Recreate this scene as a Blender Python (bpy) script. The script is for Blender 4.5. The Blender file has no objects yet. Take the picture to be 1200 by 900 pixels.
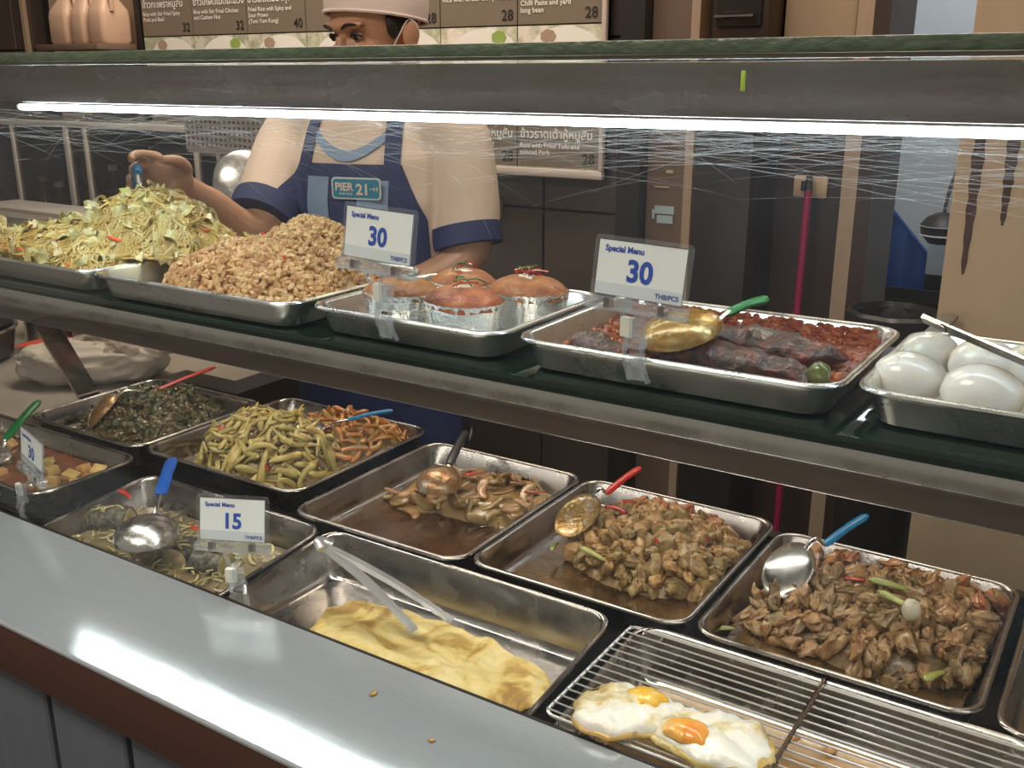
import bpy, bmesh, math, random
import numpy as np
from mathutils import Vector, Matrix, Euler, noise as mnoise
from mathutils.bvhtree import BVHTree

S = bpy.context.scene
C = S.collection
H = 1.5                                   # camera height above the floor

# ------------------------------------------------------------------ camera
PITCH = math.atan2(361.0, 1174.0); YAW = math.radians(32.8)
cam_d = bpy.data.cameras.new('camera'); cam = bpy.data.objects.new('camera', cam_d); C.objects.link(cam)
cam_d.sensor_fit = 'HORIZONTAL'; cam_d.sensor_width = 36.0; cam_d.lens = 36.0*1174.0/1200.0
cam_d.clip_start = 0.02
cam.location = (0, 0, H); cam.rotation_euler = (math.pi/2-PITCH, 0, YAW)
S.camera = cam

# ------------------------------------------------------------------ world, lamps, exposure
S.view_settings.view_transform = 'Standard'; S.view_settings.look = 'None'
S.view_settings.gamma = 1.0; S.view_settings.use_curve_mapping = False
S.view_settings.exposure = 0.0
S.cycles.max_bounces = 7; S.cycles.diffuse_bounces = 3; S.cycles.glossy_bounces = 4; S.cycles.transmission_bounces = 4; S.cycles.transparent_max_bounces = 16
w = bpy.data.worlds.new('hall'); S.world = w; w.use_nodes = True
w.node_tree.nodes['Background'].inputs[0].default_value = (1.0, 0.84, 0.70, 1)
w.node_tree.nodes['Background'].inputs[1].default_value = 0.26

def area(name, loc, sx, sy, power, col):
    d = bpy.data.lights.new(name, 'AREA'); d.shape = 'RECTANGLE'; d.size = sx; d.size_y = sy
    d.energy = power; d.color = col
    o = bpy.data.objects.new(name, d); C.objects.link(o); o.location = loc
    return o
area('kitchen_ceiling_lamp', (-2.0, 1.95, 2.75), 1.6, 0.3, 30, (1.0, 0.84, 0.68))
area('kitchen_ceiling_lamp', (-0.4, 2.0, 2.75), 0.6, 0.3, 12, (1.0, 0.84, 0.68))
area('hall_ceiling_lamp', (-1.0, -0.3, 2.9), 1.2, 0.6, 42, (1.0, 0.86, 0.72))
area('back_room_lamp', (-0.5, 3.1, 2.6), 0.5, 0.5, 9, (0.85, 0.93, 1.0))

# ------------------------------------------------------------------ geometry helpers
CP, SP, CY, SY = math.cos(PITCH), math.sin(PITCH), math.cos(YAW), math.sin(YAW)
FW = np.array([-SY*CP, CY*CP, -SP]); RT = np.array([CY, SY, 0.0]); UPV = np.cross(RT, FW)
def ray(px, py): return FW + RT*((px-600)/1174.0) - UPV*((py-450)/1174.0)
def onZ(px, py, z): d = ray(px, py); return d*(z/d[2]) + np.array([0, 0, H])      # z relative to the lens
def onY(px, py, y): d = ray(px, py); return d*(y/d[1]) + np.array([0, 0, H])
def onX(px, py, x): d = ray(px, py); return d*(x/d[0]) + np.array([0, 0, H])
def A(*v): return np.array(v, float)
def unit(v): v = np.asarray(v, float); return v/np.linalg.norm(v)

def join(parts):
    V = []; F = []; k = 0
    for v, f in parts:
        v = np.asarray(v, float); V.append(v)
        F += [tuple(i+k for i in q) for q in f]; k += len(v)
    return np.concatenate(V), F

def loft(rings, cap0=True, cap1=True):
    n = len(rings[0]); V = np.concatenate([np.asarray(r, float) for r in rings]); F = []
    for j in range(len(rings)-1):
        a = j*n; b = a+n
        for i in range(n):
            i2 = (i+1) % n
            F.append((a+i, a+i2, b+i2, b+i))
    if cap0: F.append(tuple(range(n-1, -1, -1)))
    if cap1: F.append(tuple(range((len(rings)-1)*n, len(rings)*n)))
    return V, F

def sheet(P):                              # P: array nu x nv x 3, open grid
    nu, nv = P.shape[:2]; V = P.reshape(-1, 3)
    F = [(i*nv+j, (i+1)*nv+j, (i+1)*nv+j+1, i*nv+j+1) for i in range(nu-1) for j in range(nv-1)]
    return V, F

def box(x0, x1, y0, y1, z0, z1):
    V = A([x0,y0,z0],[x1,y0,z0],[x1,y1,z0],[x0,y1,z0],[x0,y0,z1],[x1,y0,z1],[x1,y1,z1],[x0,y1,z1])
    return V, [(3,2,1,0),(4,5,6,7),(0,1,5,4),(1,2,6,5),(2,3,7,6),(3,0,4,7)]

def bbox_bev(x0, x1, y0, y1, z0, z1, b=0.004, seg=2):
    bm = bmesh.new(); bmesh.ops.create_cube(bm, size=1)
    for v in bm.verts:
        v.co = Vector(((x0+x1)/2+v.co.x*(x1-x0), (y0+y1)/2+v.co.y*(y1-y0), (z0+z1)/2+v.co.z*(z1-z0)))
    bmesh.ops.bevel(bm, geom=list(bm.edges), offset=b, segments=seg, affect='EDGES', profile=0.5)
    return FlatVF(bm_vf(bm))

class FlatVF(tuple): pass                   # a faceted solid: keep its big faces flat

def bm_vf(bm):
    bm.verts.index_update()
    V = np.array([v.co[:] for v in bm.verts]); F = [tuple(v.index for v in f.verts) for f in bm.faces]
    bm.free(); return V, F

def frames(P):
    P = np.asarray(P, float); T = np.gradient(P, axis=0); T /= np.linalg.norm(T, axis=1)[:, None]+1e-12
    a = A(0,0,1) if abs(T[0][2]) < 0.9 else A(1,0,0)
    U = [unit(np.cross(T[0], a))]
    for i in range(1, len(P)):
        u = U[-1]-T[i]*np.dot(U[-1], T[i]); U.append(unit(u))
    U = np.array(U); return T, U, np.cross(T, U)

def tube(P, r, n=8, caps=True, flat=1.0):
    P = np.asarray(P, float); T, U, W = frames(P)
    r = np.broadcast_to(np.asarray(r, float), (len(P),))
    a = np.linspace(0, 2*math.pi, n, endpoint=False)
    R = [P[i]+r[i]*(np.cos(a)[:, None]*U[i]+flat*np.sin(a)[:, None]*W[i]) for i in range(len(P))]
    return loft(R, caps, caps)

def spline(P, k=8):                        # Catmull-Rom through the points
    P = [np.asarray(p, float) for p in P]; Q = [2*P[0]-P[1]]+P+[2*P[-1]-P[-2]]; out = []
    for i in range(1, len(Q)-2):
        for t in np.linspace(0, 1, k, endpoint=False):
            a, b, c, d = Q[i-1:i+3]
            out.append(0.5*((2*b)+(-a+c)*t+(2*a-5*b+4*c-d)*t*t+(-a+3*b-3*c+d)*t**3))
    out.append(P[-1]); return np.array(out)

def lathe(prof, n=24, c=(0,0,0), sx=1, sy=1, cap0=True, cap1=True):
    a = np.linspace(0, 2*math.pi, n, endpoint=False)
    return loft([np.stack([c[0]+sx*r*np.cos(a), c[1]+sy*r*np.sin(a), np.full(n, c[2]+z)], 1) for r, z in prof], cap0, cap1)

def rrect(x0, x1, y0, y1, r, z, k=6):
    r = max(min(r, (x1-x0)/2-1e-4, (y1-y0)/2-1e-4), 0.0005); out = []
    for cx, cy, a0 in ((x1-r, y1-r, 0), (x0+r, y1-r, 90), (x0+r, y0+r, 180), (x1-r, y0+r, 270)):
        for t in np.linspace(0, 90, k):
            a = math.radians(a0+t); out.append((cx+r*math.cos(a), cy+r*math.sin(a), z))
    return np.array(out)

def ico(sub=2):
    bm = bmesh.new(); bmesh.ops.create_icosphere(bm, subdivisions=sub, radius=1); return bm_vf(bm)
ICO = {k: ico(k) for k in (1, 2, 3)}

def vnoise(P, scale, seed):
    return np.array([mnoise.noise_vector(Vector(p*scale+seed)) for p in P])

WLOC = {}
def obj(name, vf, mat, parent=None, label=None, category=None, group=None, kind=None, smooth=True, origin=None, sharp=40):
    if isinstance(vf, FlatVF) or (isinstance(vf, list) and any(isinstance(q, FlatVF) for q in vf)): sharp = 24
    if isinstance(vf, list): vf = join(vf)
    V, F = vf; V = np.asarray(V, float)
    if origin is None:
        lo, hi = V.min(0), V.max(0); origin = A((lo[0]+hi[0])/2, (lo[1]+hi[1])/2, lo[2])
    origin = np.asarray(origin, float)
    me = bpy.data.meshes.new(name); me.from_pydata((V-origin).tolist(), [], F); me.update()
    if smooth:
        me.polygons.foreach_set('use_smooth', [True]*len(me.polygons))
        me.set_sharp_from_angle(angle=math.radians(sharp))
    if mat: me.materials.append(mat)
    o = bpy.data.objects.new(name, me); C.objects.link(o)
    po = WLOC[parent.name] if parent else A(0,0,0)
    o.location = origin-po; WLOC[o.name] = origin
    if parent: o.parent = parent
    return tag(o, label, category, group, kind)

def tag(o, label=None, category=None, group=None, kind=None):
    if label: o['label'] = label
    if category: o['category'] = category
    if group: o['group'] = group
    if kind: o['kind'] = kind
    return o

def thing(name, loc, label, category, group=None, kind=None):
    o = bpy.data.objects.new(name, None); C.objects.link(o); o.location = loc; o.empty_display_size = 0.05
    WLOC[o.name] = np.asarray(loc, float)
    return tag(o, label, category, group, kind)

def text_vf(body, size, origin, u, v, bold=0.0, align='LEFT', spacing=1.0, depth=0.0003):
    c = bpy.data.curves.new('txt', 'FONT'); c.body = body; c.size = size; c.offset = bold*size; c.align_x = align
    c.space_line = spacing; c.resolution_u = 3
    o = bpy.data.objects.new('txt', c); C.objects.link(o)
    me = bpy.data.meshes.new_from_object(o.evaluated_get(bpy.context.evaluated_depsgraph_get()))
    V = np.array([q.co[:] for q in me.vertices]).reshape(-1, 3); F = [tuple(p.vertices) for p in me.polygons]
    bpy.data.objects.remove(o); bpy.data.curves.remove(c); bpy.data.meshes.remove(me)
    u = np.asarray(u, float); v = np.asarray(v, float); n = np.cross(u, v)
    return A(*origin)+V[:, :1]*u+V[:, 1:2]*v+n*depth, F

# ------------------------------------------------------------------ materials
def new_mat(name):
    m = bpy.data.materials.new(name); m.use_nodes = True
    nt = m.node_tree; b = nt.nodes['Principled BSDF']; return m, nt, b, nt.nodes.new, nt.links.new

def plain(name, col, rough=0.5, metal=0.0, spec=0.5, sss=0.0, var=0.12, scale=25.0, bump=0.0, bscale=80.0, coat=0.0, emit=0.0, stretch=(1,1,1), rvar=0.0):
    m, nt, b, N, L = new_mat(name)
    tc = N('ShaderNodeTexCoord'); mp = N('ShaderNodeMapping'); mp.inputs['Scale'].default_value = stretch
    L(tc.outputs['Object'], mp.inputs[0])
    nz = N('ShaderNodeTexNoise'); nz.inputs['Scale'].default_value = scale; nz.inputs['Detail'].default_value = 4
    L(mp.outputs[0], nz.inputs['Vector'])
    mx = N('ShaderNodeMix'); mx.data_type = 'RGBA'
    mx.inputs[6].default_value = tuple(c*(1-var) for c in col)+(1,); mx.inputs[7].default_value = tuple(min(c*(1+var), 1) for c in col)+(1,)
    L(nz.outputs[0], mx.inputs[0]); L(mx.outputs[2], b.inputs['Base Color'])
    b.inputs['Roughness'].default_value = rough; b.inputs['Metallic'].default_value = metal
    b.inputs['Specular IOR Level'].default_value = spec
    if rvar:
        mr = N('ShaderNodeMapRange'); mr.inputs[1].default_value = 0.3; mr.inputs[2].default_value = 0.7
        mr.inputs[3].default_value = max(rough-rvar, 0.02); mr.inputs[4].default_value = rough+rvar
        L(nz.outputs[0], mr.inputs[0]); L(mr.outputs[0], b.inputs['Roughness'])
    if sss: b.inputs['Subsurface Weight'].default_value = sss; b.inputs['Subsurface Radius'].default_value = (0.01, 0.006, 0.004); b.inputs['Subsurface Scale'].default_value = 0.5
    if coat: b.inputs['Coat Weight'].default_value = coat; b.inputs['Coat Roughness'].default_value = 0.1
    if emit: b.inputs['Emission Color'].default_value = tuple(col)+(1,); b.inputs['Emission Strength'].default_value = emit
    if bump:
        n2 = N('ShaderNodeTexNoise'); n2.inputs['Scale'].default_value = bscale; n2.inputs['Detail'].default_value = 3
        L(mp.outputs[0], n2.inputs['Vector'])
        bp = N('ShaderNodeBump'); bp.inputs['Strength'].default_value = bump; bp.inputs['Distance'].default_value = 0.004
        L(n2.outputs[0], bp.inputs['Height']); L(bp.outputs[0], b.inputs['Normal'])
    return m

def food(name, cols, scale=60.0, rough=0.35, bump=0.5, bscale=130.0, rnd=0.35, coat=0.25, sss=0.1, pos=None, hue=0.02):
    m, nt, b, N, L = new_mat(name)
    tc = N('ShaderNodeTexCoord'); oi = N('ShaderNodeObjectInfo')
    add = N('ShaderNodeVectorMath'); add.operation = 'MULTIPLY_ADD'
    cmb = N('ShaderNodeCombineXYZ'); L(oi.outputs['Random'], cmb.inputs[0]); L(oi.outputs['Random'], cmb.inputs[1])
    L(cmb.outputs[0], add.inputs[0]); add.inputs[1].default_value = (7, 3, 5); L(tc.outputs['Object'], add.inputs[2])
    nz = N('ShaderNodeTexNoise'); nz.inputs['Scale'].default_value = scale; nz.inputs['Detail'].default_value = 5; nz.inputs['Roughness'].default_value = 0.6
    L(add.outputs[0], nz.inputs['Vector'])
    rp = N('ShaderNodeValToRGB'); e = rp.color_ramp.elements
    n = len(cols); ps = pos or [0.3+0.4*i/(n-1) for i in range(n)]
    e[0].position = ps[0]; e[0].color = tuple(cols[0])+(1,); e[1].position = ps[-1]; e[1].color = tuple(cols[-1])+(1,)
    for i in range(1, n-1): q = e.new(ps[i]); q.color = tuple(cols[i])+(1,)
    L(nz.outputs[0], rp.inputs[0])
    hs = N('ShaderNodeHueSaturation')
    mr = N('ShaderNodeMapRange'); mr.inputs[3].default_value = 1-rnd; mr.inputs[4].default_value = 1+rnd*0.6
    L(oi.outputs['Random'], mr.inputs[0]); L(mr.outputs[0], hs.inputs['Value'])
    mh = N('ShaderNodeMapRange'); mh.inputs[3].default_value = 0.5+hue; mh.inputs[4].default_value = 0.5-hue
    L(oi.outputs['Random'], mh.inputs[0]); L(mh.outputs[0], hs.inputs['Hue'])
    L(rp.outputs[0], hs.inputs['Color']); L(hs.outputs[0], b.inputs['Base Color'])
    b.inputs['Roughness'].default_value = rough; b.inputs['Coat Weight'].default_value = coat; b.inputs['Coat Roughness'].default_value = 0.15
    if sss: b.inputs['Subsurface Weight'].default_value = sss; b.inputs['Subsurface Radius'].default_value = (0.008, 0.004, 0.002); b.inputs['Subsurface Scale'].default_value = 0.4
    n2 = N('ShaderNodeTexNoise'); n2.inputs['Scale'].default_value = bscale; n2.inputs['Detail'].default_value = 3
    L(add.outputs[0], n2.inputs['Vector'])
    bp = N('ShaderNodeBump'); bp.inputs['Strength'].default_value = bump; bp.inputs['Distance'].default_value = 0.003
    L(n2.outputs[0], bp.inputs['Height']); L(bp.outputs[0], b.inputs['Normal'])
    return m

def steel(name, col=(0.62, 0.61, 0.59), rough=0.25, stretch=(1, 1, 1), scale=30.0, rvar=0.1, bump=0.03, var=0.1):
    return plain(name, col, rough, 1.0, 0.5, var=var, scale=scale, bump=bump, bscale=scale*4, stretch=stretch, rvar=rvar)

def glassy(name, tint=(0.97, 0.99, 0.98), ior=1.45, rough=0.02, dirt=0.0, dirtcol=(0.8, 0.85, 0.9), white=0.0, dscale=9.0, front=0.5):
    m, nt, b, N, L = new_mat(name); nt.nodes.remove(b); out = nt.nodes['Material Output']
    tr = N('ShaderNodeBsdfTransparent'); tr.inputs[0].default_value = tuple(tint)+(1,)
    gl = N('ShaderNodeBsdfGlossy'); gl.inputs['Roughness'].default_value = rough; gl.inputs[0].default_value = (1, 1, 1, 1)
    lw = N('ShaderNodeLayerWeight'); lw.inputs[0].default_value = 0.5           # same from both faces of a thin pane
    pw5 = N('ShaderNodeMath'); pw5.operation = 'POWER'; L(lw.outputs['Facing'], pw5.inputs[0]); pw5.inputs[1].default_value = 5
    fr = N('ShaderNodeMath'); fr.operation = 'MULTIPLY_ADD'; r0 = ((ior-1)/(ior+1))**2
    L(pw5.outputs[0], fr.inputs[0]); fr.inputs[1].default_value = 1-r0; fr.inputs[2].default_value = r0
    mx = N('ShaderNodeMixShader'); L(fr.outputs[0], mx.inputs[0]); L(tr.outputs[0], mx.inputs[1]); L(gl.outputs[0], mx.inputs[2])
    last = mx
    if dirt or white:
        t2 = N('ShaderNodeBsdfTranslucent'); t2.inputs[0].default_value = tuple(dirtcol)+(1,)
        d2 = N('ShaderNodeBsdfDiffuse'); d2.inputs[0].default_value = tuple(dirtcol)+(1,)
        md = N('ShaderNodeMixShader'); md.inputs[0].default_value = front; L(t2.outputs[0], md.inputs[1]); L(d2.outputs[0], md.inputs[2])
        m2 = N('ShaderNodeMixShader')
        tc = N('ShaderNodeTexCoord'); nz = N('ShaderNodeTexNoise'); nz.inputs['Scale'].default_value = dscale; nz.inputs['Detail'].default_value = 6
        L(tc.outputs['Object'], nz.inputs['Vector'])
        mr = N('ShaderNodeMapRange'); mr.inputs[1].default_value = 0.3; mr.inputs[2].default_value = 0.75
        mr.inputs[3].default_value = white+dirt*0.4; mr.inputs[4].default_value = white+dirt*1.6
        L(nz.outputs[0], mr.inputs[0]); L(mr.outputs[0], m2.inputs[0]); L(mx.outputs[0], m2.inputs[1]); L(md.outputs[0], m2.inputs[2])
        last = m2
    L(last.outputs[0], out.inputs[0]); return m

def emitter(name, col, s):
    m, nt, b, N, L = new_mat(name)
    b.inputs['Base Color'].default_value = (0.9, 0.9, 0.9, 1)
    b.inputs['Emission Color'].default_value = tuple(col)+(1,); b.inputs['Emission Strength'].default_value = s
    return m

M = {}
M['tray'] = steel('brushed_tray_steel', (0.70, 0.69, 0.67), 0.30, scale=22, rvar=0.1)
M['tray_low'] = steel('shaded_tray_steel', (0.38, 0.355, 0.33), 0.24, scale=18, rvar=0.12, var=0.25)  # tray steel with the dim warm surroundings of the lower row put into its colour
M['ledge'] = plain('brushed_ledge_steel', (0.46, 0.53, 0.58), 0.10, 0.5, var=0.06, scale=14, bump=0.02, bscale=60, stretch=(1.5, 22, 10), rvar=0.025)
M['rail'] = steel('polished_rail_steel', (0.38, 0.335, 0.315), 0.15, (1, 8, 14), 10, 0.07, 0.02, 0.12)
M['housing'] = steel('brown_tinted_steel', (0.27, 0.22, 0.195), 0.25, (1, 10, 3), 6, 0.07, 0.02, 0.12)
M['fascia'] = plain('brown_reflection_steel', (0.075, 0.036, 0.028), 0.32, var=0.08)  # steel fascia; the brown it reflects is painted in as base colour
M['plank'] = plain('blue_grey_painted_wood', (0.13, 0.16, 0.20), 0.5, var=0.12, scale=8, stretch=(6, 6, 1), bump=0.1)
M['black'] = plain('black_rubber', (0.012, 0.012, 0.012), 0.5)
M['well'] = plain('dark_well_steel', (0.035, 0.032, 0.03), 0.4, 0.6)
M['glass'] = glassy('front_glass', ior=1.27, dirt=0.007, dirtcol=(0.62, 0.8, 1.0), front=0.15)
M['topglass'] = glassy('top_glass', (0.80, 0.88, 0.82), dirt=0.025, dirtcol=(0.6, 0.55, 0.48))
M['edge'] = plain('worn_green_glass_edge', (0.075, 0.11, 0.075), 0.35, var=0.5, scale=40, bump=0.4, bscale=90, stretch=(1, 1, 2))
M['edge_lip'] = plain('pale_glass_lip', (0.30, 0.27, 0.21), 0.3, var=0.2)
M['shelfglass'] = plain('dark_green_shelf_glass', (0.006, 0.018, 0.012), 0.05, spec=0.6, var=0.2)
M['led'] = emitter('led_cool_white', (0.74, 0.87, 1.0), 38)
M['led2'] = emitter('led_neutral_white', (1.0, 0.97, 0.93), 26)
M['scratch'] = glassy('scratched_glass_line', white=0.5, dirtcol=(0.9, 0.95, 1.0))
M['clear'] = glassy('clear_plastic', (0.965, 0.975, 0.985), 1.5, 0.03, white=0.04, dirtcol=(0.85, 0.9, 0.95))
M['clip'] = glassy('clear_clip_plastic', (0.90, 0.92, 0.94), 1.75, 0.06, white=0.10, dirt=0.08, dirtcol=(0.9, 0.93, 0.96), dscale=150)
M['card'] = plain('white_card', (0.80, 0.83, 0.86), 0.5, var=0.02)
M['blue_ink'] = plain('blue_ink', (0.02, 0.07, 0.42), 0.5, var=0.05)
M['dark_ink'] = plain('dark_ink', (0.05, 0.06, 0.07), 0.5)
M['white_plastic'] = plain('white_plastic', (0.75, 0.74, 0.70), 0.4, var=0.04)
M['spoon'] = steel('spoon_steel', (0.70, 0.69, 0.66), 0.24, scale=40, rvar=0.06)
M['spoon_sauce'] = food('sauced_spoon_steel', [(0.46, 0.41, 0.34), (0.40, 0.22, 0.07), (0.30, 0.12, 0.03)], 70, 0.25, 0.5, 160, 0.0, 0.5, 0)
M['spoon_sauce'].node_tree.nodes['Principled BSDF'].inputs['Metallic'].default_value = 0.5
M['spoon_gold'] = food('orange_sauced_spoon', [(0.52, 0.36, 0.18), (0.46, 0.20, 0.04), (0.28, 0.09, 0.015)], 40, 0.25, 0.4, 140, 0.0, 0.5, 0)
M['spoon_gold'].node_tree.nodes['Principled BSDF'].inputs['Metallic'].default_value = 0.5
M['h_red'] = plain('red_handle', (0.55, 0.015, 0.012), 0.3, var=0.06)
M['h_blue'] = plain('blue_handle', (0.01, 0.09, 0.42), 0.3, var=0.06)
M['h_lblue'] = plain('light_blue_handle', (0.015, 0.20, 0.45), 0.3, var=0.06)
M['h_green'] = plain('green_handle', (0.01, 0.16, 0.035), 0.3, var=0.06)
M['h_black'] = plain('black_handle', (0.02, 0.02, 0.02), 0.35)

# ------------------------------------------------------------------ the setting
def struct(name, vf, mat, parent=None, **k):
    return obj(name, vf, mat, parent, kind=None if parent else 'structure', **k)
M['floor'] = plain('grey_brown_floor_tile', (0.16, 0.13, 0.11), 0.4, scale=3)
M['wall_dark'] = plain('dark_brown_wall', (0.055, 0.04, 0.033), 0.5, scale=4)
M['tile'] = plain('dark_brown_wall_tile', (0.085, 0.066, 0.056), 0.32, var=0.2, scale=5, bump=0.03)
M['white_wall'] = plain('pale_wall', (0.62, 0.66, 0.70), 0.6, var=0.04)
M['tan'] = plain('tan_board', (0.52, 0.38, 0.25), 0.5, var=0.1, scale=4, stretch=(5, 5, 1))
M['tan_post'] = plain('tan_wood_post', (0.40, 0.29, 0.20), 0.5, var=0.15, scale=10, stretch=(6, 6, 1))
M['brown_panel'] = plain('brown_wood_panel', (0.17, 0.115, 0.085), 0.45, var=0.15, scale=5, stretch=(4, 4, 1))
M['dark_cab'] = plain('dark_cabinet', (0.02, 0.017, 0.016), 0.35, var=0.2)
M['dk_brown'] = plain('dark_brown_board', (0.045, 0.025, 0.016), 0.45, var=0.3, scale=6)

struct('floor', box(-6, 3, -3, 5, -0.05, 0), M['floor'])
wb = struct('wall_back', box(-6, -0.62, 2.43, 2.60, 0, 2.9), M['wall_dark'])
tile_me = None
for i in range(-5, 2):
    for j in range(-3, 4):
        x0 = -1.45+0.60*i; x1 = min(x0+0.594, -1.135); z0 = H-0.353+0.45*j; z1 = z0+0.445
        if x1-x0 < 0.05 or z0 < 0: continue
        struct('tile', bbox_bev(x0, x1, 2.415, 2.432, z0, z1, 0.003, 1), M['tile'], wb, smooth=False)
struct('wall_left', box(-6.1, -6, -1, 5, 0, 2.9), M['wall_dark'])
struct('wall_far', box(-1.6, 1.5, 3.70, 3.8, 0, 2.9), M['white_wall'])
struct('wall_side', box(-0.86, -0.80, 2.60, 3.70, 0, 2.9), M['white_wall'])
struct('wall_right', box(1.4, 1.5, 1.9, 3.7, 0, 2.9), M['wall_dark'])
struct('trim_1', box(-1.20, -1.135, 2.36, 2.43, 0, 2.7), M['dark_cab'])
struct('trim_2', box(-1.017, -0.995, 2.37, 2.43, 0, 2.7), M['tan_post'])
struct('trim_3', box(-0.955, -0.930, 2.36, 2.43, 0, 2.7), M['tan_post'])
struct('trim_4', box(-0.625, -0.590, 2.36, 2.60, 0, 2.7), M['tan_post'])
struct('trim_5', box(-0.590, -0.555, 2.36, 2.60, 0, 2.7), M['dk_brown'])
struct('trim_6', box(-3.56, -3.43, 2.38, 2.43, 0, 2.7), M['tan_post'])
struct('trim_7', box(-3.60, -3.565, 2.38, 2.43, 0, 2.7), M['dark_cab'])
struct('trim_8', box(-3.775, -3.755, 2.40, 2.43, 0, 2.7), M['tan_post'])
wp = thing('wall_panel', (-1.075, 2.42, 0), 'brown wood panel with a small sticker between dark post and tan trim', 'panel')
obj('board', box(-1.134, -1.018, 2.405, 2.43, 0, 2.6), M['brown_panel'], wp, smooth=False)
M['sticker'] = plain('pale_blue_sticker', (0.45, 0.58, 0.62), 0.4, var=0.1)
M['sticker_d'] = plain('grey_print', (0.25, 0.24, 0.23), 0.5)
sx, sz = -1.08, H-0.343
obj('sticker', box(sx-0.028, sx+0.026, 2.402, 2.405, sz+0.002, sz+0.022), M['sticker'], wp, smooth=False, label='pale blue torn sticker')
obj('sticker_print', [box(sx-0.034, sx-0.027, 2.401, 2.404, sz-0.012, sz+0.012), box(sx-0.02, sx+0.024, 2.401, 2.404, sz-0.022, sz-0.002)], M['sticker'], wp, smooth=False)
obj('notice', box(sx-0.03, sx+0.01, 2.402, 2.405, H-0.275, H-0.271), M['tan'], wp, smooth=False)
obj('notice', box(sx+0.0, sx+0.02, 2.402, 2.405, H-0.237, H-0.229), M['tan'], wp, smooth=False)

# cabinet between the trims
cb = thing('tall_cabinet', (-0.78, 2.42, 0), 'tall dark cabinet with an oven above and a tan top panel behind case', 'cabinet')
obj('body', bbox_bev(-0.928, -0.79, 2.22, 2.43, 0, H+0.02, 0.004), M['dark_cab'], cb)
obj('niche_board', box(-0.79, -0.626, 2.40, 2.43, 0, H+0.01), M['dk_brown'], cb, smooth=False)
obj('niche_shelf', box(-0.79, -0.73, 2.30, 2.40, H-0.62, H-0.605), M['brown_panel'], cb, smooth=False)
obj('top_panel', bbox_bev(-0.79, -0.628, 2.37, 2.43, H+0.02, 2.6, 0.004), M['tan'], cb)
ov = obj('oven', bbox_bev(-0.928, -0.795, 2.28, 2.43, H+0.03, H+0.45, 0.006), M['dk_brown'], cb)
obj('oven_door', bbox_bev(-0.915, -0.81, 2.268, 2.281, H+0.105, H+0.40, 0.004), M['dark_cab'], ov)
obj('oven_handle', tube([(-0.91, 2.25, H+0.125), (-0.82, 2.25, H+0.125)], 0.006), M['rail'], ov)
ol = thing('power_outlet', (-0.705, 2.395, H-0.27), 'small cream power outlet plate above the pink mop handle', 'outlet')
obj('plate', bbox_bev(-0.745, -0.665, 2.388, 2.40, H-0.275, H-0.225, 0.004), M['tan'], ol)
obj('socket', bbox_bev(-0.726, -0.708, 2.384, 2.389, H-0.26, H-0.236, 0.002), M['dark_cab'], ol)
mop = thing('mop', (-0.70, 2.33, 0), 'mop with long magenta pink handle leaning on dark wall', 'mop')
M['pink'] = plain('magenta_plastic', (0.30, 0.012, 0.07), 0.35)
obj('handle', tube([(-0.688, 2.28, 0.12), (-0.700, 2.36, H-0.255)], 0.009, 10), M['pink'], mop)
obj('hook_cap', tube([(-0.700, 2.36, H-0.255), (-0.701, 2.365, H-0.215)], [0.010, 0.007], 10), M['dark_cab'], mop)
obj('mop_head', lathe([(0.03, 0.16), (0.06, 0.12), (0.09, 0.05), (0.10, 0.0)], 16, (-0.688, 2.27, 0.0)), M['white_plastic'], mop)

# board at the right with steel bar and stains
rb = thing('tan_partition', (-0.1, 1.92, 0), 'tan wooden partition with brown stains and a hanging steel bar', 'partition')
obj('board', bbox_bev(-0.312, 0.6, 1.90, 1.935, 0.0, 2.5, 0.004), M['tan'], rb)
M['stain'] = plain('brown_stain', (0.075, 0.028, 0.016), 0.5, var=0.3)
def drip(x, z0, z1, wd):
    z = np.linspace(z0, z1, 12); prof = np.array([0.9, 0.7, 1, .75, .9, .6, .8, .55, .6, .4, .45, .15])*wd/2
    Pq = np.stack([np.stack([x-prof, np.full(12, 1.8985), z], 1), np.stack([x+prof, np.full(12, 1.8985), z], 1)])
    V, F = sheet(Pq); return V, [q[::-1] for q in F]
obj('stain', drip(-0.278, H-0.09, H-0.335, 0.022), M['stain'], rb)
obj('stain', drip(-0.226, H-0.08, H-0.245, 0.022), M['stain'], rb)
obj('steel_bar', bbox_bev(-0.268, -0.240, 1.889, 1.899, H-0.355, H+0.02, 0.003), plain('grey_bar', (0.22, 0.19, 0.17), 0.4, 0.3), rb)
obj('knob', lathe([(0.014, 0), (0.017, 0.004), (0.016, 0.012), (0.006, 0.016)], 16), M['dark_cab'], rb)
k = rb.children[-1]; k.location = A(-0.286, 1.884, H-0.408)-WLOC[rb.name]; k.rotation_euler = (math.pi/2, 0, 0); k.scale = (1.0, 0.8, 1)

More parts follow.
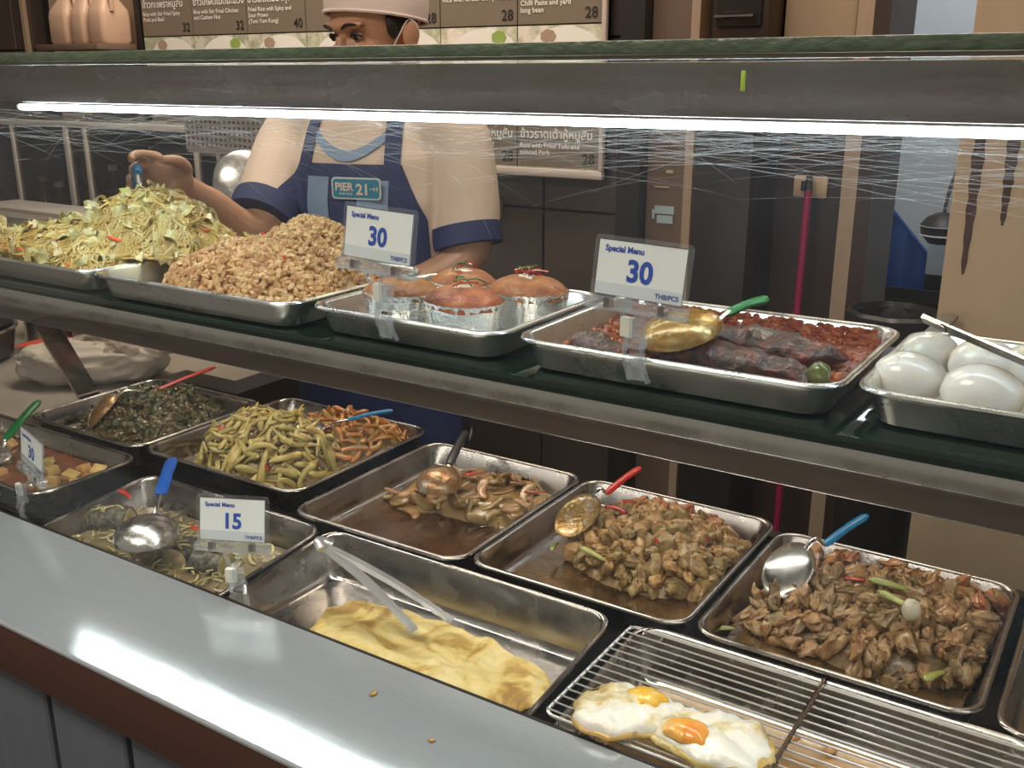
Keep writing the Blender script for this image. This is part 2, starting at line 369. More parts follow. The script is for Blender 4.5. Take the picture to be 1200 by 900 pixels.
# bin, blue bag and crates in the doorway
bn = thing('waste_bin', (-0.46, 2.25, 0), 'large black bin with a bag over its rim by the doorway', 'bin')
obj('drum', lathe([(0.07, 0), (0.085, 0.5), (0.092, 0.98), (0.094, 1.0), (0.086, 1.0), (0.08, 0.6), (0.07, 0.02)], 28, (-0.455, 2.25, 0)), M['black'], bn)
a = np.linspace(0, 2*math.pi, 40, endpoint=False)
obj('bin_bag', loft([np.stack([-0.455+(r+0.003*np.sin(a*9+s))*np.cos(a), 2.25+(r+0.003*np.sin(a*9+s))*np.sin(a), np.full(40, z)], 1) for r, z, s in ((0.096, 0.88, 0), (0.099, 0.95, 1), (0.099, 1.005, 2), (0.090, 1.012, 2), (0.080, 0.98, 1), (0.07, 0.85, 0))], False, False), M['dark_cab'], bn)
M['blue_sheet'] = plain('blue_plastic_sheet', (0.02, 0.09, 0.38), 0.35, var=0.3, scale=12, bump=0.5, bscale=14)
bl = thing('blue_bag', (-0.62, 3.3, 0), 'blue plastic sheet hung over black crates in the doorway', 'bag')
Pq = np.zeros((14, 12, 3))
for i in range(14):
    for j in range(12):
        u, v = i/13, j/11
        top = H-0.36-0.17*u; zz = top+(H-0.66-top)*v
        Pq[i, j] = (-0.745+0.15*u, 3.28+0.02*math.sin(u*9)+0.03*u, zz)
V, F = sheet(Pq); obj('sheet', [(V, F), (V+A(0, 0.004, 0), [f[::-1] for f in F])], M['blue_sheet'], bl)
obj('folded_edge', tube([(-0.745, 3.275, H-0.355), (-0.595, 3.30, H-0.525)], 0.006), M['blue_sheet'], bl)
for q, (z0, lab) in enumerate(((0.35, 'black plastic crate at the bottom of the doorway stack'), (0.62, 'black plastic crate on top of the doorway stack'))):
    cr = thing('crate', (-0.63, 3.32, z0), lab, 'crate', 'crates in the doorway')
    zt = z0+0.26
    obj('crate_wall', [box(-0.77, -0.49, 3.18, 3.19, z0, zt), box(-0.77, -0.49, 3.45, 3.46, z0, zt), box(-0.77, -0.76, 3.19, 3.45, z0, zt), box(-0.50, -0.49, 3.19, 3.45, z0, zt), box(-0.76, -0.50, 3.19, 3.45, z0, z0+0.01)], M['black'], cr, smooth=False)
    for s in range(3): obj('rib', box(-0.772, -0.488, 3.172, 3.18, z0+0.05+0.08*s, z0+0.066+0.08*s), M['dark_cab'], cr, smooth=False)
obj('crate_stand', [box(-0.78, -0.48, 3.17, 3.47, 0.31, 0.349), box(-0.77, -0.73, 3.18, 3.46, 0, 0.31), box(-0.53, -0.49, 3.18, 3.46, 0, 0.31)], M['dark_cab'], label='low dark stand under the black crates in the doorway', category='stand', smooth=False)
bk = thing('white_basin', (-0.56, 3.52, H-0.47), 'dark hanging bag with white stripes beside the blue sheet', 'bag'); bk.name = 'striped_bag'; WLOC[bk.name] = A(-0.56, 3.52, H-0.47)
obj('bag_body', lathe([(0.04, 0), (0.065, 0.03), (0.07, 0.06), (0.05, 0.085), (0.02, 0.10)], 20, (-0.60, 3.55, H-0.53)), M['dk_brown'], bk)
for dz in (0.005, 0.035): obj('stripe', lathe([(0.066, 0), (0.072, 0.003), (0.066, 0.006)], 20, (-0.60, 3.55, H-0.53+dz+0.02)), M['white_plastic'], bk)

obj('strap', tube(spline([(-0.60, 3.55, H-0.435), (-0.60, 3.60, H-0.36), (-0.60, 3.695, H-0.30)], 5), 0.006, 8), M['dk_brown'], bk)
# ------------------------------------------------------------------ menu board
mb = thing('menu_board', (-2.15, 2.40, H-0.27), 'large menu board of dish captions, prices and photos on back wall', 'menu board')
M['caption'] = plain('grey_brown_caption', (0.20, 0.16, 0.12), 0.45, var=0.03)
M['menu_white'] = plain('white_lettering', (0.85, 0.82, 0.76), 0.5, var=0.02)
M['menu_black'] = plain('black_lettering', (0.02, 0.018, 0.016), 0.5)
M['frame_black'] = plain('black_frame', (0.012, 0.011, 0.011), 0.4)
M['frame_pink'] = plain('pale_board_rail', (0.60, 0.50, 0.45), 0.45)
M['photo'] = food('dish_photo_print', [(0.75, 0.72, 0.68), (0.80, 0.74, 0.62), (0.42, 0.45, 0.30), (0.8, 0.78, 0.74)], 14, 0.4, 0.0, 50, 0.15, 0.0, 0)
M['leaf_print'] = plain('leaf_green_print', (0.30, 0.42, 0.10), 0.5)
BX0, CW = -3.04, 0.2541
obj('backing', box(BX0-0.02, BX0+7*CW+0.004, 2.385, 2.414, H-0.245, H+0.78), M['frame_black'], mb, smooth=False)
obj('frame_rail', bbox_bev(BX0-0.03, BX0+7*CW+0.012, 2.37, 2.39, H-0.262, H-0.240, 0.003), M['frame_pink'], mb)
obj('frame_post', bbox_bev(BX0-0.03, BX0-0.005, 2.37, 2.386, H-0.24, H+0.78, 0.003), M['frame_black'], mb)
obj('frame_post', bbox_bev(BX0+7*CW+0.001, BX0+7*CW+0.014, 2.37, 2.386, H-0.24, H+0.78, 0.003), M['frame_pink'], mb)
R1 = [('ข้าวกะเพราหมูสับ', 'Rice with Stir Fried Spicy\nPork and Basil', '32'), ('ข้าวไก่ผัดเม็ดมะม่วง', 'Rice with Stir Fried Chicken\nand Cashew Nut', '32'),
      ('ข้าวผัดต้มยำกุ้ง', 'Fried Rice with Spicy and\nSour Prawn\n(Tom Yum Kung)', '40'), ('', '', ''), ('', '', '28'),
      ('ข้าวแกงเขียวหวาน', 'Rice with Green Curry Fish Ball', '28'), ('ข้าวผัดพริกขิง', 'Rice with Stir Fried Pork,\nChilli Paste and yard\nlong bean', '28')]
R2 = [None]*4+[('', '', ''), ('ข้าวมะเขือผัดหมูสับ', 'Rice with Eggplant and\nPork', '28'), ('ข้าวราดเต้าหู้หมูสับ', 'Rice with Fried Tofu and\nminced Pork', '28')]
ux, uz = A(1, 0, 0), A(0, 0, 1)
for row, (cells, zb, zt) in enumerate(((R1, H+0.130, H+0.262), (R2, H-0.236, H-0.118))):
    for i, cell in enumerate(cells):
        x0 = BX0+i*CW+0.002; x1 = x0+CW-0.004
        cp = obj('caption_panel', box(x0, x1, 2.378, 2.385, zb, zt), M['caption'], mb, smooth=False)
        if cell:
            th, en, pr = cell
            if th: obj('lettering', text_vf(th, 0.031, (x0+0.008, 2.377, zt-0.042), ux, uz, 0.012), M['menu_white'], cp, smooth=False)
            if en: obj('lettering', text_vf(en, 0.0185, (x0+0.008, 2.377, zt-0.068), ux, uz, 0.012, spacing=0.95), M['menu_white'], cp, smooth=False)
            if pr: obj('lettering', text_vf(pr, 0.038, (x1-0.048, 2.377, zb+0.012), ux, uz, 0.01), M['menu_black'], cp, smooth=False)
        ph = obj('photo_panel', box(x0, x1, 2.378, 2.385, zb-0.242 if row == 0 else zb-0.003, zb-0.004 if row == 0 else zb-0.001), M['photo'], mb, smooth=False)
        if row == 0:
            obj('dish_print', lathe([(0.0, 0), (0.10, 0.0), (0.11, 0.001)], 28), M['menu_white'], ph)
            d = ph.children[-1]; d.location = A((x0+x1)/2+0.02, 2.3775, zb-0.075)-WLOC[ph.name]; d.rotation_euler = (math.pi/2, 0, 0); d.scale = (1, 0.62, 0.4)
            obj('garnish_print', lathe([(0.0, 0), (0.022, 0.0), (0.025, 0.001)], 7), M['leaf_print'] if i % 2 else M['tan_post'], ph)
            d = ph.children[-1]; d.location = A((x0+x1)/2+(0.07 if i % 2 else -0.03), 2.3765, zb-0.030)-WLOC[ph.name]; d.rotation_euler = (math.pi/2, 0, 0); d.scale = (1, 0.7, 0.4)
sw = thing('wall_switch', (-1.60, 2.41, H-0.39), 'cream switch box on dark tiles below the menu board', 'switch')
obj('switch_box', bbox_bev(-1.622, -1.585, 2.39, 2.415, H-0.39, H-0.335, 0.004), M['tan_post'], sw)
obj('rocker', bbox_bev(-1.612, -1.595, 2.385, 2.391, H-0.375, H-0.35, 0.002), M['white_plastic'], sw)

# ------------------------------------------------------------------ serving counter and display case
LZ = H-0.635
ct = thing('serving_counter', (-0.8, 0.66, 0), 'serving counter with brushed steel ledge and blue-grey plank front', 'counter')
led_prof = [(0.757, LZ), (0.5735, LZ), (0.571, LZ-0.0007), (0.570, LZ-0.002), (0.570, LZ-0.0045), (0.592, LZ-0.0045), (0.757, LZ-0.010)]
rg = [np.array([(x, y, z) for y, z in led_prof]) for x in (-2.6, 0.9)]
obj('ledge', loft(rg), M['ledge'], ct, sharp=8)
obj('fascia_strip', bbox_bev(-2.6, 0.9, 0.571, 0.590, LZ-0.075, LZ-0.0048, 0.002), M['fascia'], ct)
obj('carcass', box(-2.6, 0.9, 0.60, 0.62, 0, LZ-0.02), M['black'], ct, smooth=False)
pw = 0.1525
for i in range(-9, 13):
    x0 = -1.056+pw*i+0.006; obj('plank', bbox_bev(x0, x0+pw-0.012, 0.584, 0.600, 0.02, LZ-0.076, 0.003, 1), M['plank'], ct)
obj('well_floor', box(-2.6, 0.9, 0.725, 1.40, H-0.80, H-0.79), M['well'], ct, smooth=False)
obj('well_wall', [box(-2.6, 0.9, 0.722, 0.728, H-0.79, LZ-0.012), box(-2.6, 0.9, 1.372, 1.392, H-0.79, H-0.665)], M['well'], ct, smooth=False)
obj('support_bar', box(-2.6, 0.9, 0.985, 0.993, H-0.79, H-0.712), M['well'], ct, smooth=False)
obj('gasket', box(-2.6, 0.9, 0.7572, 0.7605, LZ-0.006, LZ+0.001), M['black'], ct, smooth=False)

dc = thing('display_case', (-0.8, 0.95, H-0.63), 'glass food display case with steel-edged middle shelf and lit top', 'display case')
XL, XR = -2.5, 0.85
pane = obj('front_pane', box(XL, XR, 0.761, 0.767, LZ+0.001, H+0.015), M['glass'], dc, smooth=False)
top = obj('top_pane', box(XL, XR, 0.756, 1.125, H+0.0165, H+0.0268), M['topglass'], dc, smooth=False)
obj('pane_edge', bbox_bev(XL, XR, 0.751, 0.7565, H+0.0163, H+0.027, 0.0012), M['edge'], top)
obj('pane_lip', bbox_bev(XL, XR, 0.757, 0.775, H+0.0125, H+0.0162, 0.001), M['edge_lip'], top)
shelf = obj('shelf_pane', bbox_bev(XL, XR, 0.808, 1.125, H-0.297, H-0.2855, 0.001), M['shelfglass'], dc)
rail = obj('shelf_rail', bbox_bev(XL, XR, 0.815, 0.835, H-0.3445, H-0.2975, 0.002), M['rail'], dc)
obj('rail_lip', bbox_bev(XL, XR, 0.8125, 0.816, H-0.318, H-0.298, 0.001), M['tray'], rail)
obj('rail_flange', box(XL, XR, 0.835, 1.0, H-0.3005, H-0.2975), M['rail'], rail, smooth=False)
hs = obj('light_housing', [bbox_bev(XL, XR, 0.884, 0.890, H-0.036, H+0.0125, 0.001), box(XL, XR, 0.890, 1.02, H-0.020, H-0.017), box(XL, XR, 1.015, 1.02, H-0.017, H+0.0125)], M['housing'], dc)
V, F = tube([(0, -0.022, 0), (0, 0.022, 0)], 0.003, 4)
def strut(x):
    p0 = A(x, 1.010, H-0.300); p1 = A(x, 1.169, H-0.665); d = unit(p1-p0); n = A(0, d[2], -d[1])
    q = [p0+n*0.021+A(s*0.004, 0, 0) for s in (-1, 1)]+[p0-n*0.021+A(s*0.004, 0, 0) for s in (1, -1)]
    return loft([np.array(q), np.array(q)+(p1-p0)])
obj('strut', strut(-1.745), M['rail'], dc)
obj('strut', strut(0.62), M['rail'], dc)
for x in (-2.45, 0.80):
    obj('back_post', bbox_bev(x-0.012, x+0.012, 1.10, 1.124, H-0.70, H+0.016, 0.002), M['rail'], dc)

# scratches wiped into the inside of the pane
random.seed(5); rs = np.random.RandomState(5); scr = []
def scratch(cx, cz, R, a0, a1, wd, flat=1.0):
    t = np.radians(np.linspace(a0, a1, 22)); Pq = np.zeros((22, 2, 3)); wv = wd*np.sin(np.linspace(0.15, math.pi-0.15, 22))
    for s in (0, 1):
        Pq[:, s, 0] = cx+(R+(s-0.5)*wv)*np.cos(t); Pq[:, s, 2] = cz+(R*flat+(s-0.5)*wv)*np.sin(t); Pq[:, s, 1] = 0.7675
    return sheet(Pq)
for i in range(300):
    x = rs.uniform(-1.3, 0.25); R = rs.uniform(0.25, 1.1); z = H-0.034-abs(rs.normal(0, 0.022))
    am = rs.normal(90, 22); sp = rs.uniform(4, 17)
    cx = x-R*math.cos(math.radians(am)); cz = z-R*math.sin(math.radians(am))*0.35
    scr.append(scratch(cx, cz, R, am-sp, am+sp, rs.uniform(0.00015, 0.00042), 0.35))
V, F = join(scr); keep = V[:, 2] < H-0.040
F = [f for f in F if all(keep[i] for i in f)]
obj('scratches', (V, F), M['scratch'], pane, kind='stuff', smooth=False)
M['leaf_bit'] = plain('green_leaf_bit', (0.35, 0.55, 0.06), 0.5)
p = onY(870, 94, 0.758); obj('food_speck', bbox_bev(p[0]-0.0018, p[0]+0.0018, 0.7585, 0.7605, p[2]-0.008, p[2]+0.007, 0.0008), M['leaf_bit'], pane, label='small green leaf bit stuck on the glass')

# lamps: tube segments along the case
def led(name, xs, y, z, r, lab, mat):
    t = thing(name, (0.5*(xs[0]+xs[-1]), y, z), lab, 'lamp')
    for x0, x1 in zip(xs[:-1], xs[1:]):
        a = math.pi
        obj('light_tube', tube([(x0+0.0015, y, z), (x1-0.0015, y, z)], r, 12), M[mat], t)
    for x in xs: obj('connector', tube([(x-0.0025, y, z), (x+0.0025, y, z)], r*1.02, 12), M['white_plastic'], t)
    obj('fixture', bbox_bev(xs[0], xs[-1], y+r, y+r+0.012, z-0.003, z+0.010, 0.001), M['rail'], t)
led('led_lamp', (-1.425, -1.245, 0.55), 0.8855, H-0.0430, 0.0040, 'bright white tube lamp along the top of the display case', 'led')
led('led_lamp', (-1.46, -1.335, 0.46), 0.882, H-0.3245, 0.0075, 'white tube lamp hidden under the steel-edged middle shelf', 'led2')
# ------------------------------------------------------------------ trays
TR = {}
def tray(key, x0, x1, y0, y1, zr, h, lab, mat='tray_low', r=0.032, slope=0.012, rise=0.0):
    zb = zr-h; z = lambda d: H+d
    prof = [(slope+0.012, zb), (slope+0.004, zb+0.003), (0.0075, zr-0.006), (0.0015, zr-0.0055), (0.0, zr-0.003), (0.0008, zr-0.0008), (0.003, zr),
            (0.006, zr-0.0003), (0.0085, zr-0.003), (slope+0.0035, zb+0.011), (slope+0.007, zb+0.005), (slope+0.014, zb+0.002), (slope+0.03, zb+0.0015)]
    rings = [rrect(x0+i, x1-i, y0+i, y1-i, max(r-i*0.6, 0.012), z(q)) for i, q in prof]
    for rg_ in rings: rg_[:, 2] += rise*np.clip((rg_[:, 1]-y0)/(y1-y0), 0, 1)*np.clip((rg_[:, 2]-H-zb)/h, 0, 1)   # a tray whose back wall stands taller
    TR[key] = (x0+slope+0.01, x1-slope-0.01, y0+slope+0.01, y1-slope-0.01, H+zb+0.002, H+zr)
    return obj('food_tray', loft(rings), M[mat], label=lab, category='tray', sharp=50)

tray('u_noodle', -1.62, -1.200, 0.805, 1.065, -0.2505, 0.034, 'steel tray holding the glass noodles with cabbage on the upper shelf', 'tray')
tray('u_mince', -1.193, -0.822, 0.800, 1.07, -0.2495, 0.035, 'steel tray holding the minced meat heap on the upper shelf', 'tray')
tray('u_cake', -0.812, -0.545, 0.816, 1.06, -0.2505, 0.034, 'steel tray with four foil cups on the upper shelf', 'tray')
tray('u_red', -0.530, -0.203, 0.816, 1.07, -0.2495, 0.035, 'steel tray of red saucy fish on the upper shelf', 'tray')
tray('u_egg', -0.196, 0.150, 0.828, 1.075, -0.2495, 0.035, 'steel tray holding peeled eggs at the right end of upper shelf', 'tray')
tray('u_back', -2.04, -1.632, 0.805, 1.075, -0.2495, 0.035, 'steel tray of cabbage noodles at the far left beyond the noodle tray', 'tray')
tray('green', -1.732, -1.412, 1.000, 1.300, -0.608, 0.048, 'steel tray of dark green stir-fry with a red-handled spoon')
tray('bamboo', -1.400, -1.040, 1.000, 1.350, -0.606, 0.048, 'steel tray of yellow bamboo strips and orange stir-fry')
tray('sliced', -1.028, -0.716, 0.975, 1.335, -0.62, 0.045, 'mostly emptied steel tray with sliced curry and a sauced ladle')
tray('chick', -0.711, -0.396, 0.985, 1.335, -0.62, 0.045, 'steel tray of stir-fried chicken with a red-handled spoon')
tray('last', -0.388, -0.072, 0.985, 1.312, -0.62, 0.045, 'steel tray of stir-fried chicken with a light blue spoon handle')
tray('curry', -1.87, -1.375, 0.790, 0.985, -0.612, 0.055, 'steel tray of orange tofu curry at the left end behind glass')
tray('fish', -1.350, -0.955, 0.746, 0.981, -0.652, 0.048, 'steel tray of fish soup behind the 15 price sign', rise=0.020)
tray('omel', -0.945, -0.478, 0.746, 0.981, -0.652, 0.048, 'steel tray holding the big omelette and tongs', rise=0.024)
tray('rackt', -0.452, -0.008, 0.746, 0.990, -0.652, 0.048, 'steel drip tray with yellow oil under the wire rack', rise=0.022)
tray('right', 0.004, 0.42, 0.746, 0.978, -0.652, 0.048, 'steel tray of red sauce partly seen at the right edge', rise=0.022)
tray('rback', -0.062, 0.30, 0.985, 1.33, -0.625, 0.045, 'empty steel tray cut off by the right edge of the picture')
for key in ('green', 'bamboo'):            # carriers under the raised trays
    x0, x1, y0, y1, zf, zr = TR[key]

# ------------------------------------------------------------------ food helpers
rng = np.random.RandomState(11)
def blob(seed, sub=2, sc=(1, 1, 1), amp=0.3, f=1.3, bend=0.0, amp2=0.0):
    V, F = ICO[sub]; V = V.copy(); V = V+amp*vnoise(V, f, seed*3.7)
    if amp2: V = V+amp2*vnoise(V, f*3, seed*1.9+5)
    V = V*np.array(sc)
    if bend: V[:, 2] += bend*(V[:, 0]**2)
    return V, F
def mesh_of(name, vf, mat, sharp=None):
    V, F = vf; me = bpy.data.meshes.new(name); me.from_pydata(np.asarray(V).tolist(), [], F); me.update()
    me.polygons.foreach_set('use_smooth', [True]*len(me.polygons))
    if sharp: me.set_sharp_from_angle(angle=math.radians(sharp))
    me.materials.append(mat); return me

def pts(n, field, dmin, bounds, tries=60):
    out = []; x0, x1, y0, y1 = bounds
    for _ in range(n*tries):
        p = A(rng.uniform(x0, x1), rng.uniform(y0, y1)); h = field(*p)
        if h is None: continue
        if all((p[0]-q[0])**2+(p[1]-q[1])**2 > dmin*dmin for q in out):
            out.append((p[0], p[1], h))
            if len(out) >= n: break
    return out
def slope_rot(field, x, y, jitter, yaw=None):
    e = 0.006; h0 = field(x, y); hx = field(x+e, y); hy = field(x, y+e)
    gx = ((hx if hx is not None else h0)-h0)/e; gy = ((hy if hy is not None else h0)-h0)/e
    n = Vector((-gx, -gy, 1)).normalized(); q = Vector((0, 0, 1)).rotation_difference(n)
    return q @ Euler((rng.normal(0, jitter), rng.normal(0, jitter), rng.uniform(0, 6.28) if yaw is None else yaw)).to_quaternion()
def place(name, meshes, P, field, size, jitter, lab, cat, grp, lift=0.0, yaw=None, ysd=0.5):
    for (x, y, h) in P:
        o = bpy.data.objects.new(name, meshes[rng.randint(len(meshes))]); C.objects.link(o)
        o.rotation_mode = 'QUATERNION'
        o.rotation_quaternion = slope_rot(field, x, y, jitter, None if yaw is None else yaw+rng.normal(0, ysd))
        s = rng.uniform(*size); o.scale = (s, s, s*rng.uniform(0.9, 1.15)); o.location = (x, y, h+lift+rng.uniform(-0.003, 0.003))
        tag(o, lab, cat, grp)
def mound(cx, cy, rx, ry, h, zb, p=0.8, e=2.0, namp=0.0, nf=25.0, lim=None):
    def f(x, y):
        if lim and not (lim[0] < x < lim[1] and lim[2] < y < lim[3]): return None
        d = abs((x-cx)/rx)**e+abs((y-cy)/ry)**e
        if d >= 1: return None
        z = zb+h*(1-d)**p
        if namp: z += namp*mnoise.noise(Vector((x*nf, y*nf, 3.1)))
        return z
    return f
def multi(*fs):
    def f(x, y):
        v = [q(x, y) for q in fs]; v = [q for q in v if q is not None]
        return max(v) if v else None
    return f
def heap(name, f, b, mat, lab, cat, zb, n=44, drop=0.006, namp=0.004, kind='stuff'):
    xs = np.linspace(b[0], b[1], n); ys = np.linspace(b[2], b[3], n); Pq = np.zeros((n, n, 3)); ok = np.zeros((n, n), bool)
    for i, x in enumerate(xs):
        for j, y in enumerate(ys):
            h = f(x, y); z = zb-0.004 if h is None else max(h-drop+namp*mnoise.noise(Vector((x*70, y*70, 1))), zb-0.004)
            Pq[i, j] = (x, y, z); ok[i, j] = h is not None
    V, F = sheet(Pq); ok = ok.reshape(-1); F = [q for q in F if any(ok[i] for i in q)]
    return obj(name, (V, F), mat, label=lab, category=cat, kind=kind, sharp=180)
def liquid(name, key, dz, mat, lab, inset=0.0, cat='sauce', amp=0.001, n=30):
    x0, x1, y0, y1, zf, zr = TR[key]; ins = inset+(0.002 if dz < 0.010 else -0.003); x0 += ins; x1 -= ins; y0 += ins; y1 -= ins; z = zf+dz
    rings = [rrect(x0+i, x1-i, y0+i, y1-i, max(0.026-i*0.4, 0.012), z) for i in (0, 0.004, 0.02, 0.05)]
    V, F = loft(rings, False, True)
    V[:, 2] += amp*np.array([mnoise.noise(Vector(p)*18) for p in V]); V[:len(rings[0]), 2] = z-0.001
    low = rrect(x0+0.012, x1-0.012, y0+0.012, y1-0.012, 0.02, zf-0.0003)
    V2, F2 = loft([low, rings[0]-A(0, 0, 0.001)], False, False)
    return obj(name, [(V, F), (V2, F2)], mat, label=lab, category=cat, kind='stuff', sharp=60)
def grains(n, f, b, size, seed, sub=1, amp=0.35, lift=0.002, flat=0.75):
    r = np.random.RandomState(seed); V0, F0 = ICO[sub]; var = [V0+amp*vnoise(V0, 1.4, s*2.3) for s in range(10)]
    out = []; k = 0
    while k < n:
        x, y = r.uniform(b[0], b[1]), r.uniform(b[2], b[3]); h = f(x, y); k += 1
        if h is None: continue
        s = r.uniform(*size); q = np.array(Euler(r.uniform(0, 6.28, 3)).to_matrix())
        v = (var[r.randint(10)]*np.array([1.25, 0.9, flat])) @ q.T * s
        out.append((v+A(x, y, h+lift+r.uniform(-0.003, 0.002)), F0))
    return join(out)
def noodles(n, f, b, r, length, seed, turn=0.6, nseg=12, lift=0.002, sides=5):
    g = np.random.RandomState(seed); out = []
    for _ in range(n):
        x, y = g.uniform(b[0], b[1]), g.uniform(b[2], b[3])
        if f(x, y) is None: continue
        a = g.uniform(0, 6.28); w = g.normal(0, turn); st = length*g.uniform(0.6, 1.3)/nseg; P = []; dz = g.uniform(0, 0.006)
        for k in range(nseg+1):
            h = f(x, y)
            if h is None: break
            P.append((x, y, h+lift+dz*math.sin(k*math.pi/nseg))); a += w*0.35+g.normal(0, 0.18); x += st*math.cos(a); y += st*math.sin(a)
        if len(P) > 4: out.append(tube(P, r*g.uniform(0.8, 1.3), sides))
    return join(out)
def strip(L, wd, th, seed, bend=0.2, taper=0.5, n=8):
    g = np.random.RandomState(seed); t = np.linspace(-1, 1, n); k = g.uniform(-bend, bend); k2 = g.uniform(-bend, bend)
    P = np.stack([t*L/2, k*L*(t**2)*0.5+0.1*k2*L*t**3, k2*L*0.25*(1-t**2)], 1)
    w = wd/2*(1-taper*np.clip((t+1)/2, 0, 1))*np.sqrt(np.clip(1-np.abs(t)**6, 0.08, 1))
    return tube(P, w, 7, True, th/wd)
def leaf_sheet(L, wd, seed, curl=0.3, rough=0.3, nu=7, nv=5, th=0.0006):
    g = np.random.RandomState(seed); P = np.zeros((nu, nv, 3)); ph = g.uniform(0, 6)
    for i in range(nu):
        u = i/(nu-1)*2-1
        for j in range(nv):
            v = j/(nv-1)*2-1; ww = wd/2*(1-rough*abs(u)**2)*(1+0.15*g.normal())
            P[i, j] = (u*L/2*(1+0.08*g.normal()), v*ww, curl*L*0.25*(math.sin(u*2.5+ph)+0.7*v*v*math.cos(ph)+0.3*math.sin(v*3+u*4)))
    V, F = sheet(P); return join([(V, F), (V-A(0, 0, th), [q[::-1] for q in F])])

# ------------------------------------------------------------------ upper shelf food
M['noodle'] = food('glass_noodles', [(0.46, 0.24, 0.06), (0.64, 0.42, 0.15), (0.72, 0.55, 0.27)], 22, 0.35, 0.3, 200, 0.0, 0.4, 0.15)
M['cabbage'] = food('fried_cabbage', [(0.72, 0.58, 0.24), (0.60, 0.55, 0.20), (0.80, 0.72, 0.46), (0.66, 0.46, 0.17)], 45, 0.35, 0.4, 120, 0.2, 0.2, 0.1, hue=0.008)
M['carrot'] = food('carrot', [(0.60, 0.13, 0.02), (0.72, 0.22, 0.04)], 60, 0.35, 0.3, 120, 0.3, 0.3)
zb = TR['u_noodle'][4]
fn0 = multi(mound(-1.39, 0.938, 0.200, 0.122, 0.062, zb, 0.7, 2.3, 0.008, 22), mound(-1.285, 0.982, 0.185, 0.112, 0.112, zb, 0.85, 2, 0.010, 26))
def fn(x, y):                              # where the heap hangs over the rim it lies on the rim
    h = fn0(x, y); k_ = TR['u_noodle']
    if h is not None and not (k_[0] < x < k_[1] and k_[2] < y < k_[3]): h = max(h, k_[5]+0.003)
    return h
bn_ = (-1.605, -1.125, 0.818, 1.09)
heap('noodle_heap', fn, (-1.59, -1.225, 0.832, 1.048), M['noodle'], 'tangled mass of glass noodles in the upper left tray', 'noodles', zb, 40, 0.004)
obj('glass_noodles', noodles(2300, fn, bn_, 0.0012, 0.09, 3, 1.1), M['noodle'], label='loose glass noodles heaped over the upper left tray', category='noodles', kind='stuff')
cm = [mesh_of('cabbage_piece', leaf_sheet(0.034, 0.020, s, 1.1, 0.5), M['cabbage']) for s in range(10)]
place('cabbage_piece', cm, pts(175, fn, 0.0135, bn_, 150), fn, (0.5, 1.0), 0.3, 'piece of pale fried cabbage in the upper glass noodle heap', 'cabbage', 'cabbage in the glass noodles', 0.005)
km = [mesh_of('carrot_strip', strip(0.03, 0.007, 0.004, s, 0.3, 0.2), M['carrot']) for s in range(5)]
place('carrot_strip', km, pts(22, fn, 0.03, bn_), fn, (0.6, 1.2), 0.3, 'orange carrot strip in the upper glass noodle heap', 'carrot', 'carrot in the glass noodles', 0.006)
zb2 = TR['u_back'][4]; fb = mound(-1.84, 0.945, 0.165, 0.105, 0.048, zb2, 0.7, 2.2, 0.008, 25); bb_ = (-2.005, -1.665, 0.84, 1.04)
heap('noodle_heap', fb, bb_, M['noodle'], 'low heap of noodles in the far left tray', 'noodles', zb2, 26)
place('cabbage_piece', cm, pts(45, fb, 0.022, bb_), fb, (0.8, 1.5), 0.5, 'piece of pale cabbage in the far left tray', 'cabbage', 'cabbage in the far tray', 0.006)

M['mince'] = food('minced_meat', [(0.34, 0.17, 0.06), (0.55, 0.34, 0.13), (0.68, 0.49, 0.24)], 55, 0.4, 0.4, 200, 0.0, 0.2, 0.15)
M['chili'] = food('red_chili', [(0.45, 0.02, 0.012), (0.65, 0.06, 0.02)], 60, 0.25, 0.2, 120, 0.25, 0.5)
zb = TR['u_mince'][4]
fm = multi(mound(-1.00, 0.935, 0.155, 0.108, 0.070, zb, 0.7, 2.1, 0.008, 28), mound(-0.945, 0.975, 0.110, 0.080, 0.097, zb, 0.7, 2.0, 0.008, 34))
bm_ = (-1.20, -0.83, 0.81, 1.08)
heap('mince_heap', fm, bm_, M['mince'], 'heap of minced meat filling the upper tray', 'minced meat', zb, 40, 0.004)
obj('mince_crumbs', grains(7000, fm, bm_, (0.0028, 0.0056), 4, 1, 0.25, 0.002, 0.95), M['mince'], label='crumbly minced meat covering the heap beside the noodles', category='minced meat', kind='stuff')
chm = [mesh_of('chili_bit', leaf_sheet(0.010, 0.006, 40+s, 0.3, 0.3, 5, 4), M['chili']) for s in range(4)]
place('chili_bit', chm, pts(34, fm, 0.022, bm_), fm, (0.6, 1.1), 0.5, 'small red chili bit on the minced meat heap', 'chili', 'chili on the minced meat', 0.006)

